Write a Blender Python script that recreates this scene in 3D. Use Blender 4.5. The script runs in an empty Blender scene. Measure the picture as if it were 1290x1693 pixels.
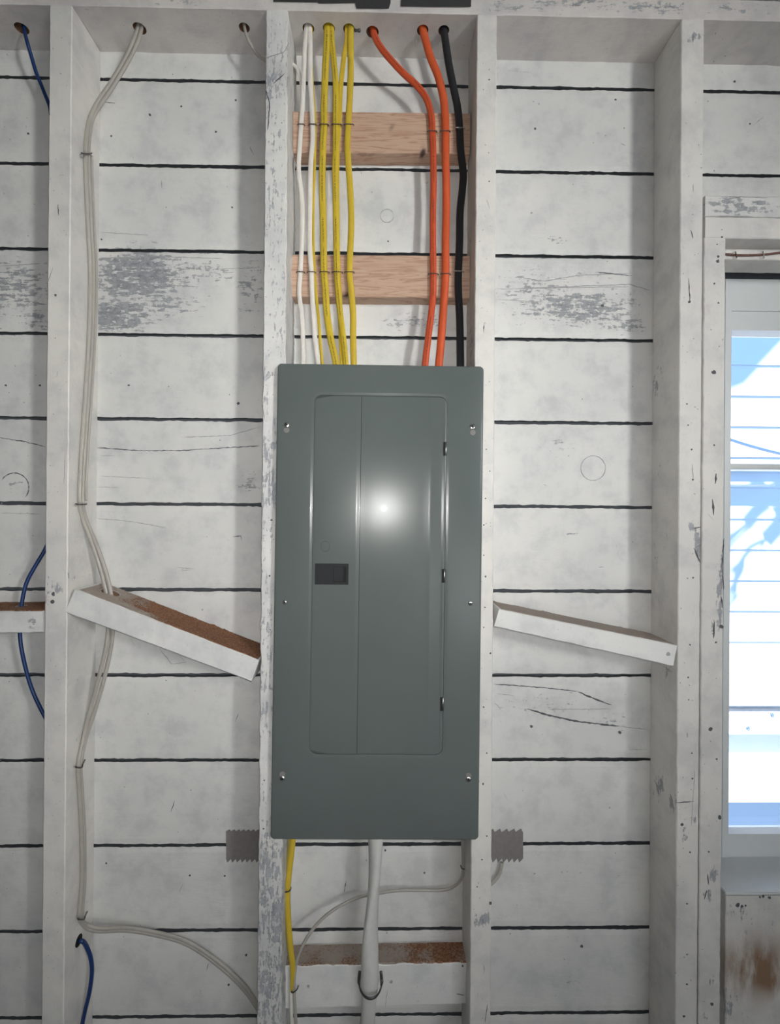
import bpy, bmesh, math, random
from math import sin, cos, pi, radians
from mathutils import Vector, Matrix, noise as mn
random.seed(7)
S = bpy.context.scene
COL = S.collection

# ------------------------------------------------------------------ camera
W_, H_, FPX = 1290.0, 1693.0, 808.0
CAM = Vector((0.0, -1.04, 1.5))
yaw, roll = radians(0.9), radians(0.36)
fwd = Vector((sin(yaw), cos(yaw), 0)); rt0 = Vector((cos(yaw), -sin(yaw), 0)); up0 = Vector((0, 0, 1))
rgt = rt0 * cos(roll) + up0 * sin(roll); upv = up0 * cos(roll) - rt0 * sin(roll)
cd = bpy.data.cameras.new('camera'); cam = bpy.data.objects.new('camera', cd); COL.objects.link(cam)
cam.matrix_world = Matrix(((rgt.x, upv.x, -fwd.x, CAM.x), (rgt.y, upv.y, -fwd.y, CAM.y), (rgt.z, upv.z, -fwd.z, CAM.z), (0, 0, 0, 1)))
cd.sensor_fit = 'VERTICAL'; cd.sensor_height = 24.0; cd.lens = FPX / H_ * 24.0; cd.clip_start = 0.02
S.camera = cam
S.view_settings.view_transform = 'Standard'; S.view_settings.look = 'None'
S.view_settings.gamma = 1.0; S.view_settings.use_curve_mapping = False
S.view_settings.exposure = 0.0

def ray(px, py):
    return (fwd * FPX + rgt * (px - W_ / 2) - upv * (py - H_ / 2)).normalized()
def P(px, py, Y=0.0):
    d = ray(px, py); return CAM + d * ((Y - CAM.y) / d.y)
def PX(px, py, X):
    d = ray(px, py); return CAM + d * ((X - CAM.x) / d.x)
def pix(v):
    d = Vector(v) - CAM; z = d.dot(fwd)
    return (W_ / 2 + FPX * d.dot(rgt) / z, H_ / 2 - FPX * d.dot(upv) / z)

# ------------------------------------------------------------------ world and lights
wd = bpy.data.worlds.new('world'); S.world = wd; wd.use_nodes = True
bgn = wd.node_tree.nodes['Background']; bgn.inputs[0].default_value = (0.27, 0.52, 1.0, 1); bgn.inputs[1].default_value = 2.2
SUN = Vector((0.45, 0.45, -0.77)).normalized()
def lamp(name, kind, loc, energy, color=(1, 1, 1), direction=None, **kw):
    l = bpy.data.lights.new(name, kind); l.energy = energy; l.color = color
    for k, v in kw.items(): setattr(l, k, v)
    o = bpy.data.objects.new(name, l); COL.objects.link(o); o.location = loc
    if direction is not None: o.rotation_euler = Vector(direction).to_track_quat('-Z', 'Y').to_euler()
    return o
lamp('sun', 'SUN', (0, -6, 9), 15.0, (1, .97, .93), SUN, angle=radians(.5))
lamp('phone_flash', 'SPOT', (0.006, -1.045, 1.514), 18.0, (1, .985, .96), (-.14, 1, -.05), shadow_soft_size=0.006, spot_size=radians(160), spot_blend=1.0)
lamp('rear_window_light', 'AREA', (1.85, -2.5, 2.0), 6.2, (1, .995, .965), (-2.15, 2.5, -0.02), shape='RECTANGLE', size=0.3, size_y=0.6, spread=radians(60))
lamp('added_fill_light', 'AREA', (1.3, -3.2, .85), 17.5, (.98, 1, 1), (-0.6, 3.2, -0.1), shape='RECTANGLE', size=1.8, size_y=0.8)  # added fill lamp that lifts the lower boards; the room has no doorway

# ------------------------------------------------------------------ materials
def newmat(name):
    m = bpy.data.materials.new(name); m.use_nodes = True; nt = m.node_tree
    return m, nt, nt.nodes['Principled BSDF']
class N:
    def __init__(s, nt): s.nt = nt
    def n(s, t, **kw):
        o = s.nt.nodes.new(t)
        for k, v in kw.items(): setattr(o, k, v)
        return o
    def l(s, a, b): s.nt.links.new(a, b)
    def pos(s, scale=(1, 1, 1), loc=(0, 0, 0)):
        g = s.n('ShaderNodeNewGeometry'); m = s.n('ShaderNodeMapping')
        m.inputs['Scale'].default_value = scale; m.inputs['Location'].default_value = loc
        s.l(g.outputs['Position'], m.inputs[0]); return m.outputs[0]
    def noise(s, vec, scale, detail=4, rough=.6, dist=0):
        n = s.n('ShaderNodeTexNoise'); n.inputs['Scale'].default_value = scale; n.inputs['Detail'].default_value = detail
        n.inputs['Roughness'].default_value = rough; n.inputs['Distortion'].default_value = dist
        s.l(vec, n.inputs['Vector']); return n.outputs[0]
    def math(s, op, a, b=None, clamp=False):
        m = s.n('ShaderNodeMath', operation=op, use_clamp=clamp)
        for i, v in enumerate((a, b)):
            if v is None: continue
            if isinstance(v, (int, float)): m.inputs[i].default_value = v
            else: s.l(v, m.inputs[i])
        return m.outputs[0]
    def ramp(s, v, lo, hi, a=0.0, b=1.0):
        m = s.n('ShaderNodeMapRange', interpolation_type='SMOOTHSTEP')
        s.l(v, m.inputs[0]); m.inputs[1].default_value = lo; m.inputs[2].default_value = hi
        m.inputs[3].default_value = a; m.inputs[4].default_value = b; return m.outputs[0]
    def attr(s, name): return s.n('ShaderNodeAttribute', attribute_name=name).outputs['Fac']
    def mix(s, f, a, b):
        m = s.n('ShaderNodeMix', data_type='RGBA')
        if isinstance(f, (int, float)): m.inputs[0].default_value = f
        else: s.l(f, m.inputs[0])
        for i, c in ((6, a), (7, b)):
            if isinstance(c, tuple): m.inputs[i].default_value = c + (1,) if len(c) == 3 else c
            else: s.l(c, m.inputs[i])
        return m.outputs[2]
    def bump(s, h, bsdf, strength=.3, dist=.002):
        b = s.n('ShaderNodeBump'); b.inputs['Strength'].default_value = strength; b.inputs['Distance'].default_value = dist
        s.l(h, b.inputs['Height']); s.l(b.outputs[0], bsdf.inputs['Normal'])

def paint(name, axis='x', bumpy=.5, wc=.53, base=(.70, .695, .67), under=(.17, .175, .188), thr=.42, fine=1.0, stain=False, rough=.55):
    m, nt, b = newmat(name); k = N(nt)
    sc = {'x': (6, 28, 30), 'z': (30, 28, 6)}[axis]
    st = k.noise(k.pos(sc), 4.2 * fine, 8, .72, .3)          # grain streaks
    iso = k.noise(k.pos(), 80, 6, .7)
    big = k.noise(k.pos(), 5, 3, .5)
    wear = k.attr('wear')
    v = k.math('ADD', k.math('ADD', k.math('MULTIPLY', k.math('SUBTRACT', st, .5), 1.6), k.math('MULTIPLY', k.math('SUBTRACT', iso, .5), 1.2)),
               k.math('ADD', k.math('MULTIPLY', k.math('MINIMUM', wear, 1.0), wc), k.math('MULTIPLY', k.math('SUBTRACT', big, .5), .4)))
    mask = k.ramp(v, thr - .05, thr + .09)
    soft = k.math('ADD', k.ramp(big, .35, .7, 0, .5), k.ramp(k.noise(k.pos(), 17, 5, .65), .42, .7, 0, .7))
    fleck = k.math('ADD', k.ramp(k.noise(k.pos(), 170, 3, .6), .66, .76, 0, .6), k.ramp(st, .62, .78, 0, .35), True)
    c1 = k.mix(soft, base, tuple(x * f for x, f in zip(base, (.78, .79, .82))))
    c1 = k.mix(fleck, c1, tuple(x * .55 for x in base))
    if stain:
        c1 = k.mix(k.math('MULTIPLY', k.attr('stain'), k.ramp(k.noise(k.pos((10, 10, 3)), 3, 6, .6), .25, .62)), c1, (.27, .165, .10))
    c2 = k.mix(k.ramp(iso, .35, .65), under, tuple(min(1, x * 2.0) for x in under))
    k.l(k.mix(k.math('MULTIPLY', mask, .95), c1, c2), b.inputs['Base Color'])
    b.inputs['Roughness'].default_value = rough
    h = k.math('ADD', k.math('MULTIPLY', st, .8), k.math('ADD', k.math('MULTIPLY', k.noise(k.pos(), 320, 3, .6), .25), k.math('MULTIPLY', mask, -.5)))
    k.bump(h, b, bumpy, .0016)
    return m
def simple(name, col, rough=.5, metal=0.0, bump=0.0, bscale=200, var=.12, coat=0.0):
    m, nt, b = newmat(name); k = N(nt)
    nz = k.noise(k.pos(), bscale, 4, .6)
    k.l(k.mix(nz, tuple(c * (1 - var) for c in col), tuple(min(1, c * (1 + var)) for c in col)), b.inputs['Base Color'])
    b.inputs['Roughness'].default_value = rough; b.inputs['Metallic'].default_value = metal
    if coat: b.inputs['Coat Weight'].default_value = coat; b.inputs['Coat Roughness'].default_value = .12
    if bump: k.bump(nz, b, bump, .001)
    return m
def cable_mat(name, col, printed=None, rough=.42):
    m, nt, b = newmat(name); k = N(nt)
    base = k.mix(k.noise(k.pos(), 60, 4, .6), tuple(c * .86 for c in col), tuple(min(1, c * 1.12) for c in col))
    if printed:
        a = k.attr('ang'); L = k.attr('len')
        band = k.math('MULTIPLY', k.ramp(a, .5 - .075, .5 - .05), k.ramp(a, .5 + .05, .5 + .075, 1, 0))
        cb = k.n('ShaderNodeCombineXYZ'); k.l(k.math('MULTIPLY', L, 420), cb.inputs[0]); k.l(k.math('MULTIPLY', a, 26), cb.inputs[1])
        marks = k.ramp(k.noise(cb.outputs[0], 1.0, 2, .5), .47, .53)
        cb2 = k.n('ShaderNodeCombineXYZ'); k.l(k.math('MULTIPLY', L, 17), cb2.inputs[0])
        gaps = k.ramp(k.noise(cb2.outputs[0], 1.0, 1, .5), .40, .46)
        base = k.mix(k.math('MULTIPLY', k.math('MULTIPLY', band, marks), gaps), base, printed)
    k.l(base, b.inputs['Base Color']); b.inputs['Roughness'].default_value = rough
    k.bump(k.noise(k.pos(), 90, 3, .5), b, .25, .001)
    return m
def pine(name):
    m, nt, b = newmat(name); k = N(nt)
    g1 = k.noise(k.pos((1.6, 8, 26)), 2.6, 5, .55, 1.2)
    w = k.n('ShaderNodeMath', operation='SINE'); k.l(k.math('MULTIPLY', g1, 42), w.inputs[0])
    ring = k.ramp(w.outputs[0], .1, 1.0)
    fine = k.noise(k.pos((6, 60, 160)), 3, 5, .6)
    c = k.mix(ring, (.50, .335, .24), (.36, .205, .14))
    c = k.mix(k.ramp(fine, .35, .7, 0, .5), c, (.55, .40, .30))
    c = k.mix(k.math('MULTIPLY', k.attr('wear'), 1.0, True), c, (.05, .025, .02))
    k.l(c, b.inputs['Base Color']); b.inputs['Roughness'].default_value = .6
    k.bump(fine, b, .3, .001); return m
def panel_paint(name):
    m, nt, b = newmat(name); k = N(nt)
    nz = k.noise(k.pos(), 700, 3, .6); bg = k.noise(k.pos(), 6, 3, .5)
    k.l(k.mix(bg, (.098, .115, .112), (.125, .142, .139)), b.inputs['Base Color'])
    b.inputs['Roughness'].default_value = .225
    b.inputs['Specular IOR Level'].default_value = .22
    b.inputs['Coat Weight'].default_value = .015; b.inputs['Coat Roughness'].default_value = .035
    k.bump(nz, b, .10, .0004); return m
def dust(name):
    m, nt, b = newmat(name); k = N(nt)
    a = k.noise(k.pos(), 260, 5, .85); bgn_ = k.noise(k.pos(), 26, 4, .6)
    c = k.mix(k.ramp(a, .35, .65), (.16, .065, .03), (.40, .20, .11))
    c = k.mix(k.ramp(k.math('ADD', k.attr('wear'), k.math('ADD', k.math('MULTIPLY', k.math('SUBTRACT', bgn_, .5), 1.6), k.math('MULTIPLY', k.math('SUBTRACT', a, .5), 2.0))), .3, .9), c, (.42, .36, .31))
    k.l(c, b.inputs['Base Color']); b.inputs['Roughness'].default_value = .95
    k.bump(a, b, .9, .003); return m
def glass_mat(name):
    m, nt, b = newmat(name); k = N(nt); nt.nodes.remove(b)
    t = k.n('ShaderNodeBsdfTransparent'); g = k.n('ShaderNodeBsdfGlossy'); g.inputs['Roughness'].default_value = .02
    f = k.n('ShaderNodeFresnel'); f.inputs[0].default_value = 1.3
    mx = k.n('ShaderNodeMixShader'); k.l(f.outputs[0], mx.inputs[0]); k.l(t.outputs[0], mx.inputs[1]); k.l(g.outputs[0], mx.inputs[2])
    k.l(mx.outputs[0], nt.nodes['Material Output'].inputs[0]); return m

M = dict(
    boards=paint('painted_boards', 'x', thr=.43),
    boards_worn=paint('painted_boards_worn', 'x'),
    stud=paint('painted_stud', 'z', base=(.72, .70, .66), thr=.43),
    rough_stud=paint('rough_weathered_stud', 'z', base=(.72, .715, .69), under=(.20, .21, .23), thr=.20, fine=1.5, bumpy=.9, wc=.20),
    plate=paint('painted_plate', 'x', base=(.66, .63, .60), thr=.42),
    plate_face=paint('weathered_plate_face', 'x', base=(.70, .69, .66), thr=.15),
    block=paint('painted_block', 'x', base=(.76, .755, .73), thr=.50),
    apron=paint('stained_apron', 'z', base=(.76, .74, .69), thr=.36, stain=True),
    crack=simple('dark_crack', (.10, .105, .115), .9), crack2=simple('grey_scuff', (.36, .365, .37), .9),
    backing=simple('dark_gap_backing', (.075, .083, .093), .95, 0, .5, 60, .3),
    pine=pine('bare_pine'), panel=panel_paint('grey_panel_enamel'),
    black=simple('black_plastic', (.008, .009, .011), .7), slot=simple('black_slot', (.004, .004, .004), .8),
    zinc=simple('zinc_metal', (.62, .62, .60), .28, 1.0), staple=simple('staple_metal', (.17, .13, .11), .45, .7),
    darkmetal=simple('dark_metal', (.12, .12, .12), .45, .8),
    white_c=cable_mat('white_cable_jacket', (.70, .665, .615)), old_c=cable_mat('painted_cable_jacket', (.38, .36, .325)),
    yellow=cable_mat('yellow_cable_jacket', (.58, .42, .03), (.06, .05, .02)), yellow2=cable_mat('yellow_cable_plain', (.56, .40, .035)),
    orange=cable_mat('orange_cable_jacket', (.55, .080, .026), (.10, .02, .01)), black_c=cable_mat('black_cable_jacket', (.014, .015, .018)),
    blue=cable_mat('blue_cable_jacket', (.006, .030, .125)), brown_w=cable_mat('brown_wire_jacket', (.13, .055, .04)),
    se=simple('grey_white_service_cable', (.60, .60, .575), .5, 0, .35, 90), tape=simple('black_tape', (.035, .035, .037), .6, 0, .2, 60),
    greytape=simple('grey_tape', (.20, .185, .18), .6, 0, .2, 120, .2), dust=dust('sawdust'), hole=simple('hole_wood', (.16, .085, .045), .9),
    vinyl=simple('white_vinyl', (.70, .73, .73), .3, 0, 0, 50, .04), glass=glass_mat('window_glass'),
    siding=simple('white_clapboard', (.80, .80, .79), .7, 0, 0, 4, .03), ground=simple('pale_ground', (.35, .34, .31), .9, 0, .3, 3),
    bark=simple('bark', (.12, .09, .07), .9), concrete=simple('concrete', (.16, .155, .15), .85, 0, .2, 8), inner=simple('inner_white', (.30, .30, .29), .8),
    roof=simple('caster_board', (.3, .28, .26), .8), wire_grey=simple('grey_wire', (.55, .60, .66), .7))

# ------------------------------------------------------------------ helpers
def tag(o, label=None, cat=None, group=None, kind=None):
    if label: o['label'] = label
    if cat: o['category'] = cat
    if group: o['group'] = group
    if kind: o['kind'] = kind
    return o
def obj(name, bm, mats, parent=None, smooth=False, wear=None, stain=None, origin=None):
    me = bpy.data.meshes.new(name)
    bmesh.ops.recalc_face_normals(bm, faces=bm.faces[:])
    if origin is None:
        if parent is not None: origin = parent['_o'] if '_o' in parent.keys() else parent.location
        else:
            xs = [v.co for v in bm.verts]
            origin = ((min(c.x for c in xs) + max(c.x for c in xs)) / 2, (min(c.y for c in xs) + max(c.y for c in xs)) / 2, min(c.z for c in xs))
    origin = Vector(origin)
    if wear is not None or stain is not None:
        for nm, f in (('wear', wear), ('stain', stain)):
            if f is None: continue
            L = bm.verts.layers.float.get(nm) or bm.verts.layers.float.new(nm)
            for v in bm.verts: v[L] = f(v.co)
    for v in bm.verts: v.co -= origin
    if smooth:
        for f in bm.faces: f.smooth = True
    bm.to_mesh(me); bm.free()
    o = bpy.data.objects.new(name, me); COL.objects.link(o)
    for m in (mats if isinstance(mats, (list, tuple)) else [mats]): me.materials.append(m)
    if parent is not None:
        o.parent = parent; root = parent
        off = Vector(parent['_o']) if '_o' in parent.keys() else parent.location
        o.location = origin - off; o['_o'] = tuple(origin)
    else:
        o.location = origin; o['_o'] = tuple(origin)
    return o
def empty(name, loc):
    o = bpy.data.objects.new(name, None); COL.objects.link(o); o.location = loc; o['_o'] = tuple(loc); o.empty_display_size = .05; return o
def blobs(L):
    """wear field: list of (px, py, rx, ry, strength) stains located on the surface seen at that place"""
    def f(co):
        x, y = pix(co); s = 0.0
        for bx, by, rx, ry, a in L:
            d = ((x - bx) / rx) ** 2 + ((y - by) / ry) ** 2
            if d < 6: s = max(s, a * math.exp(-d * .9))
        return s
    return f
def boxpts(bm, c8, mi=0):
    vs = [bm.verts.new(c) for c in c8]
    for q in ((0, 1, 2, 3), (7, 6, 5, 4), (0, 4, 5, 1), (1, 5, 6, 2), (2, 6, 7, 3), (3, 7, 4, 0)):
        f = bm.faces.new([vs[i] for i in q]); f.material_index = mi
def box(bm, x0, x1, y0, y1, z0, z1, mi=0):
    boxpts(bm, [(x0, y0, z0), (x1, y0, z0), (x1, y0, z1), (x0, y0, z1), (x0, y1, z0), (x1, y1, z0), (x1, y1, z1), (x0, y1, z1)], mi)
def wbox(name, mat, parent=None, *b, bev=.0):
    bm = bmesh.new(); box(bm, *b)
    if bev: bmesh.ops.bevel(bm, geom=bm.edges[:], offset=bev, segments=2, affect='EDGES')
    return obj(name, bm, mat, parent)
def loft(bm, rings, closed=True, caps=True, mi=0):
    vr = [[bm.verts.new(p) for p in r] for r in rings]
    n = len(vr[0])
    for a, b in zip(vr[:-1], vr[1:]):
        for i in range(n if closed else n - 1):
            j = (i + 1) % n
            f = bm.faces.new((a[i], a[j], b[j], b[i])); f.material_index = mi
    if caps and closed:
        for r in (vr[0], list(reversed(vr[-1]))):
            f = bm.faces.new(r); f.material_index = mi
    return vr
def board_bm(bm, TL, TR, BR, BL, depth, along='v', step=.01, jit=.0008, ncross=6, seed=0, ch=.0016, mi=0):
    """a sawn board: TL..BL its front corners, extruded by depth in +Y, edges a little uneven"""
    if along == 'v': A0, A1, B0, B1 = TL, TR, BL, BR
    else: A0, A1, B0, B1 = BL, TL, BR, TR
    A0, A1, B0, B1 = map(Vector, (A0, A1, B0, B1))
    Ln = (B0 - A0).length; n = max(2, int(Ln / step)); rings = []
    for i in range(n + 1):
        t = i / n; l = A0.lerp(B0, t); r = A1.lerp(B1, t); w = (r - l); wl = w.length; wn = w / wl
        jl = mn.noise(Vector((t * Ln * 30, seed, 1))) * jit + mn.noise(Vector((t * Ln * 110, seed, 4))) * jit * .7
        jr = mn.noise(Vector((t * Ln * 30, seed, 9))) * jit + mn.noise(Vector((t * Ln * 110, seed, 6))) * jit * .7
        jy = mn.noise(Vector((t * Ln * 12, seed, 3))) * jit * .5
        l = l + wn * jl + Vector((0, jy, 0)); r = r + wn * jr + Vector((0, jy, 0)); w = r - l; wl = w.length
        Y = Vector((0, 1, 0)); ring = [l + Y * ch, l + wn * ch]
        for q in range(1, ncross): ring.append(l + wn * (ch + (wl - 2 * ch) * q / ncross))
        ring += [r - wn * ch, r + Y * ch]
        nd = max(1, int(depth / .015))
        for q in range(1, nd): ring.append(r + Y * (ch + (depth - ch) * q / nd))
        ring += [r + Y * depth, l + Y * depth]
        for q in range(nd - 1, 0, -1): ring.append(l + Y * (ch + (depth - ch) * q / nd))
        rings.append(ring)
    loft(bm, rings, True, True, mi)
def speck(bm, px, py, Y, r=2.0, ry=None, mi=1, proud=.0006, X=None):
    ry = ry or r; n = 9; pts = []
    for i in range(n):
        a = 2 * pi * i / n; k = .7 + .5 * random.random()
        q = (px + r * k * .85 * cos(a), py + ry * .85 * k * sin(a))
        pts.append(P(q[0], q[1], Y) if X is None else PX(q[0], q[1], X))
    off = Vector((0, -proud, 0)) if X is None else Vector((proud if X < 0 else -proud, 0, 0))
    loft(bm, [[p - off * .5 for p in pts], [p + off for p in pts]], mi=mi)
def crack(bm, pts, Y, w=1.6, mi=1, proud=.0006, jag=.8, X=None):
    q = []
    for (a, b) in zip(pts[:-1], pts[1:]):
        n = max(2, int(math.hypot(b[0] - a[0], b[1] - a[1]) / 4))
        q += [(a[0] + (b[0] - a[0]) * i / n, a[1] + (b[1] - a[1]) * i / n) for i in range(n)]
    q.append(pts[-1]); m = len(q); rings = []
    for i, (x, y) in enumerate(q):
        a, b = q[max(0, i - 1)], q[min(m - 1, i + 1)]; dx, dy = b[0] - a[0], b[1] - a[1]; L = math.hypot(dx, dy) or 1
        nx, ny = -dy / L, dx / L; ww = w * .36 * (.45 + .8 * random.random()) * (min(1, (min(i, m - 1 - i) + .5) / 3)); j = (random.random() - .5) * jag
        pr = []
        for s_, dd in ((-1, .4), (1, .4), (1, -1), (-1, -1)):
            X_, Y_ = x + nx * (ww * s_ + j), y + ny * (ww * s_ + j)
            if X is None: pr.append(P(X_, Y_, Y) + Vector((0, proud * dd, 0)))
            else: pr.append(PX(X_, Y_, X) + Vector((-proud * dd if X < 0 else proud * dd, 0, 0)))
        rings.append(pr)
    loft(bm, rings, mi=mi)
def catmull(pts, per=8):
    out = []; n = len(pts)
    for i in range(n - 1):
        p0, p1, p2, p3 = pts[max(0, i - 1)], pts[i], pts[i + 1], pts[min(n - 1, i + 2)]
        for k in range(per):
            t = k / per
            out.append(.5 * ((2 * p1) + (p2 - p0) * t + (2 * p0 - 5 * p1 + 4 * p2 - p3) * t * t + (3 * p1 - p0 - 3 * p2 + p3) * t ** 3))
    out.append(pts[-1]); return out
def tube(name, pts, wx, wy, mat, parent=None, seg=14, per=8, twist=None, wf=None, up=Vector((0, 1, 0)), label=None, cat=None, group=None):
    """a cable through world points; wx half width across, wy half thickness"""
    c = catmull([Vector(p) for p in pts], per); bm = bmesh.new(); LA = bm.verts.layers.float.new('ang'); LL = bm.verts.layers.float.new('len')
    L = 0; prev = None; n = len(c); last_s = Vector((1, 0, 0))
    for i, p in enumerate(c):
        t = (c[min(n - 1, i + 1)] - c[max(0, i - 1)]).normalized()
        s = t.cross(up)
        s = s.normalized() if s.length > .05 else last_s
        if s.dot(last_s) < 0 and i: s = -s
        last_s = s; nn = s.cross(t).normalized()
        if nn.y > 0: nn = -nn
        a0 = twist(i / (n - 1)) if twist else 0; k = wf(i / (n - 1)) if wf else 1
        if i: L += (p - c[i - 1]).length
        ring = []
        for j in range(seg):
            th = 2 * pi * j / seg; u, v = cos(th) * wx * k, sin(th) * wy * k
            x, y = u * cos(a0) - v * sin(a0), u * sin(a0) + v * cos(a0)
            q = bm.verts.new(p + s * x + nn * y); q[LA] = 1 - abs(((th / pi) - .5)) * 1.0 if False else (th / pi if th <= pi else 2 - th / pi); q[LL] = L
            if th > pi: q[LA] = 0.0
            ring.append(q)
        if prev:
            for j in range(seg):
                m_ = (j + 1) % seg; bm.faces.new((prev[j], prev[m_], ring[m_], ring[j]))
        else: bm.faces.new(ring)
        prev = ring
    bm.faces.new(list(reversed(prev)))
    o = obj(name, bm, mat, parent, True)
    return tag(o, label, cat, group)
def lathe(bm, c, axis, prof, seg=20, mi=0):
    """prof: (radius, height along axis)"""
    axis = Vector(axis).normalized(); a = axis.orthogonal().normalized(); b = axis.cross(a)
    rings = [[Vector(c) + axis * h + (a * cos(2 * pi * i / seg) + b * sin(2 * pi * i / seg)) * r for i in range(seg)] for r, h in prof]
    loft(bm, rings, mi=mi)

# ------------------------------------------------------------------ structure
DS = .095                       # stud depth
ZT = P(620, 95, 0).z            # underside of the top plate
gap_px = [127.5, 269.5, 411, 551, 691, 832, 974, 1116, 1257.5, 1399, 1541, 1684]
zg = [P(40, y, 0).z for y in gap_px]
while zg[-1] > .1: zg.append(zg[-1] - .182)
zg = [zg[0] + .182] + zg
WX0, WX1 = -1.5, 2.0
ox0 = P(1196, 846, 0).x; ox1 = ox0 + .80
oz0 = P(1230, 1474, 0).z; oz1 = P(1230, 437, 0).z
bm = bmesh.new()
def wall_board(x0, x1, z0, z1, seed):
    if x1 - x0 < .02 or z1 - z0 < .01: return
    nx = max(2, int((x1 - x0) / .008)); nz = max(2, int((z1 - z0) / .0115)); vs = []
    for i in range(nx + 1):
        x = x0 + (x1 - x0) * i / nx; col = []
        jt = mn.noise(Vector((x * 25, seed, 0))) * .0016 + mn.noise(Vector((x * 140, seed, 5))) * .0014
        jb = mn.noise(Vector((x * 25, seed, 7))) * .0016 + mn.noise(Vector((x * 140, seed, 3))) * .0014
        for k in range(nz + 1):
            t = k / nz; z = z0 + (z1 - z0) * t + jb * (1 - t) ** 4 + jt * t ** 4
            y = mn.noise(Vector((x * 3, z * 20, seed))) * .0008
            if k in (0, nz): y += .0012
            col.append(bm.verts.new((x, y, z)))
        vs.append(col)
    for i in range(nx):
        for k in range(nz): bm.faces.new((vs[i][k], vs[i + 1][k], vs[i + 1][k + 1], vs[i][k + 1]))
    for k in (0, nz):
        ed = [bm.verts.new(vs[i][k].co + Vector((0, .016, 0))) for i in range(nx + 1)]
        for i in range(nx): bm.faces.new((vs[i][k], vs[i + 1][k], ed[i + 1], ed[i])).material_index = 3
G = .0036
for i in range(len(zg)):
    z1 = zg[i] - G; z0 = (zg[i + 1] + G) if i + 1 < len(zg) else 0
    if i == 0: z1 = 2.55
    if z0 < oz1 and z1 > oz0:
        wall_board(WX0, ox0, z0, z1, i * 3.7); wall_board(ox1, WX1, z0, z1, i * 5.1)
        wall_board(ox0, ox1, oz1, z1, i); wall_board(ox0, ox1, z0, oz0, i)
    else: wall_board(WX0, WX1, z0, z1, i * 3.7)
WC = [  # cracks and scuffs in the boards (on the board face)
    ([(-5, 723), (40, 730), (76, 739)], 2.2), ([(158, 740), (230, 745), (300, 745), (430, 737)], 2.2), ([(300, 723), (380, 720), (430, 706)], 1.6),
    ([(165, 753), (190, 754)], 1.4), ([(165, 787), (250, 791)], 1.3), ([(160, 857), (215, 862), (275, 872)], 1.8), ([(290, 938), (322, 941)], 1.8), ([(296, 944), (318, 942)], 1.4),
    ([(0, 848), (70, 850)], 1.6), ([(172, 169), (190, 171)], 3.5), ([(160, 805), (200, 806)], 1.2), ([(385, 887), (398, 886), (400, 893)], 2.8),
    ([(289, 1323), (283, 1342)], 2.4), ([(394, 1180), (389, 1193)], 2.2), ([(304, 1458), (296, 1476)], 1.8), ([(345, 1592), (341, 1605)], 2.0),
    ([(267, 298), (268, 312)], 2.0), ([(413, 243), (420, 256)], 2.2), ([(167, 384), (245, 389)], 1.1), ([(260, 870), (276, 874)], 1.4),
    ([(818, 1131), (900, 1137), (955, 1143)], 2.0), ([(955, 1143), (975, 1152), (1012, 1166)], 3.6), ([(872, 1172), (905, 1182), (950, 1192), (1025, 1201)], 3.8), ([(1025, 1201), (1070, 1206)], 1.8),
    ([(1040, 1239), (1070, 1239)], 1.4), ([(905, 1173), (1010, 1172)], 1.2), ([(862, 459), (900, 465), (960, 455), (1045, 452)], 1.6), ([(985, 450), (1045, 456)], 2.0), ([(860, 477), (1040, 470), (1075, 480)], 1.4),
    ([(1027, 238), (1034, 241)], 3.0), ([(990, 938), (998, 937)], 2), ([(818, 1162), (828, 1172)], 2.2), ([(822, 607), (830, 600)], 1.2), ([(833, 1311), (841, 1324)], 1.4),
    ([(1245, 208), (1264, 192)], 1.8), ([(573, 1455), (569, 1475)], 2.4), ([(215, 1055), (223, 1067)], 1.6), ([(264, 1073), (284, 1098)], 1.6), ([(284, 1098), (310, 1094)], 1.2), ([(297, 1084), (305, 1093)], 1.2), ([(818, 478), (1040, 474)], 1.2), ([(822, 1147), (850, 1150)], 1.5), ([(165, 480), (230, 478)], 1.3), ([(240, 470), (330, 474)], 1.2), ([(820, 495), (900, 500)], 1.2), ([(165, 427), (260, 424), (370, 428)], 1.6), ([(0, 440), (66, 436)], 1.4), ([(360, 445), (430, 443)], 1.2)]
for pts, w in WC: crack(bm, pts, 0.0, w, mi=1 if w > 1.9 else 2)
for cx, cy, r, a0, a1 in ((640, 357, 11, 0, 6.1), (981, 774, 20.5, 0, 6.28), (24, 806, 24, -2.6, .7), (541, 800, 1, 0, 1)):
    crack(bm, [(cx + r * cos(a0 + (a1 - a0) * i / 18), cy + r * sin(a0 + (a1 - a0) * i / 18)) for i in range(19)], 0.0, 1.6 if r < 22 else 2.4, mi=1 if r > 22 else 2, jag=.3)
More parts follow.
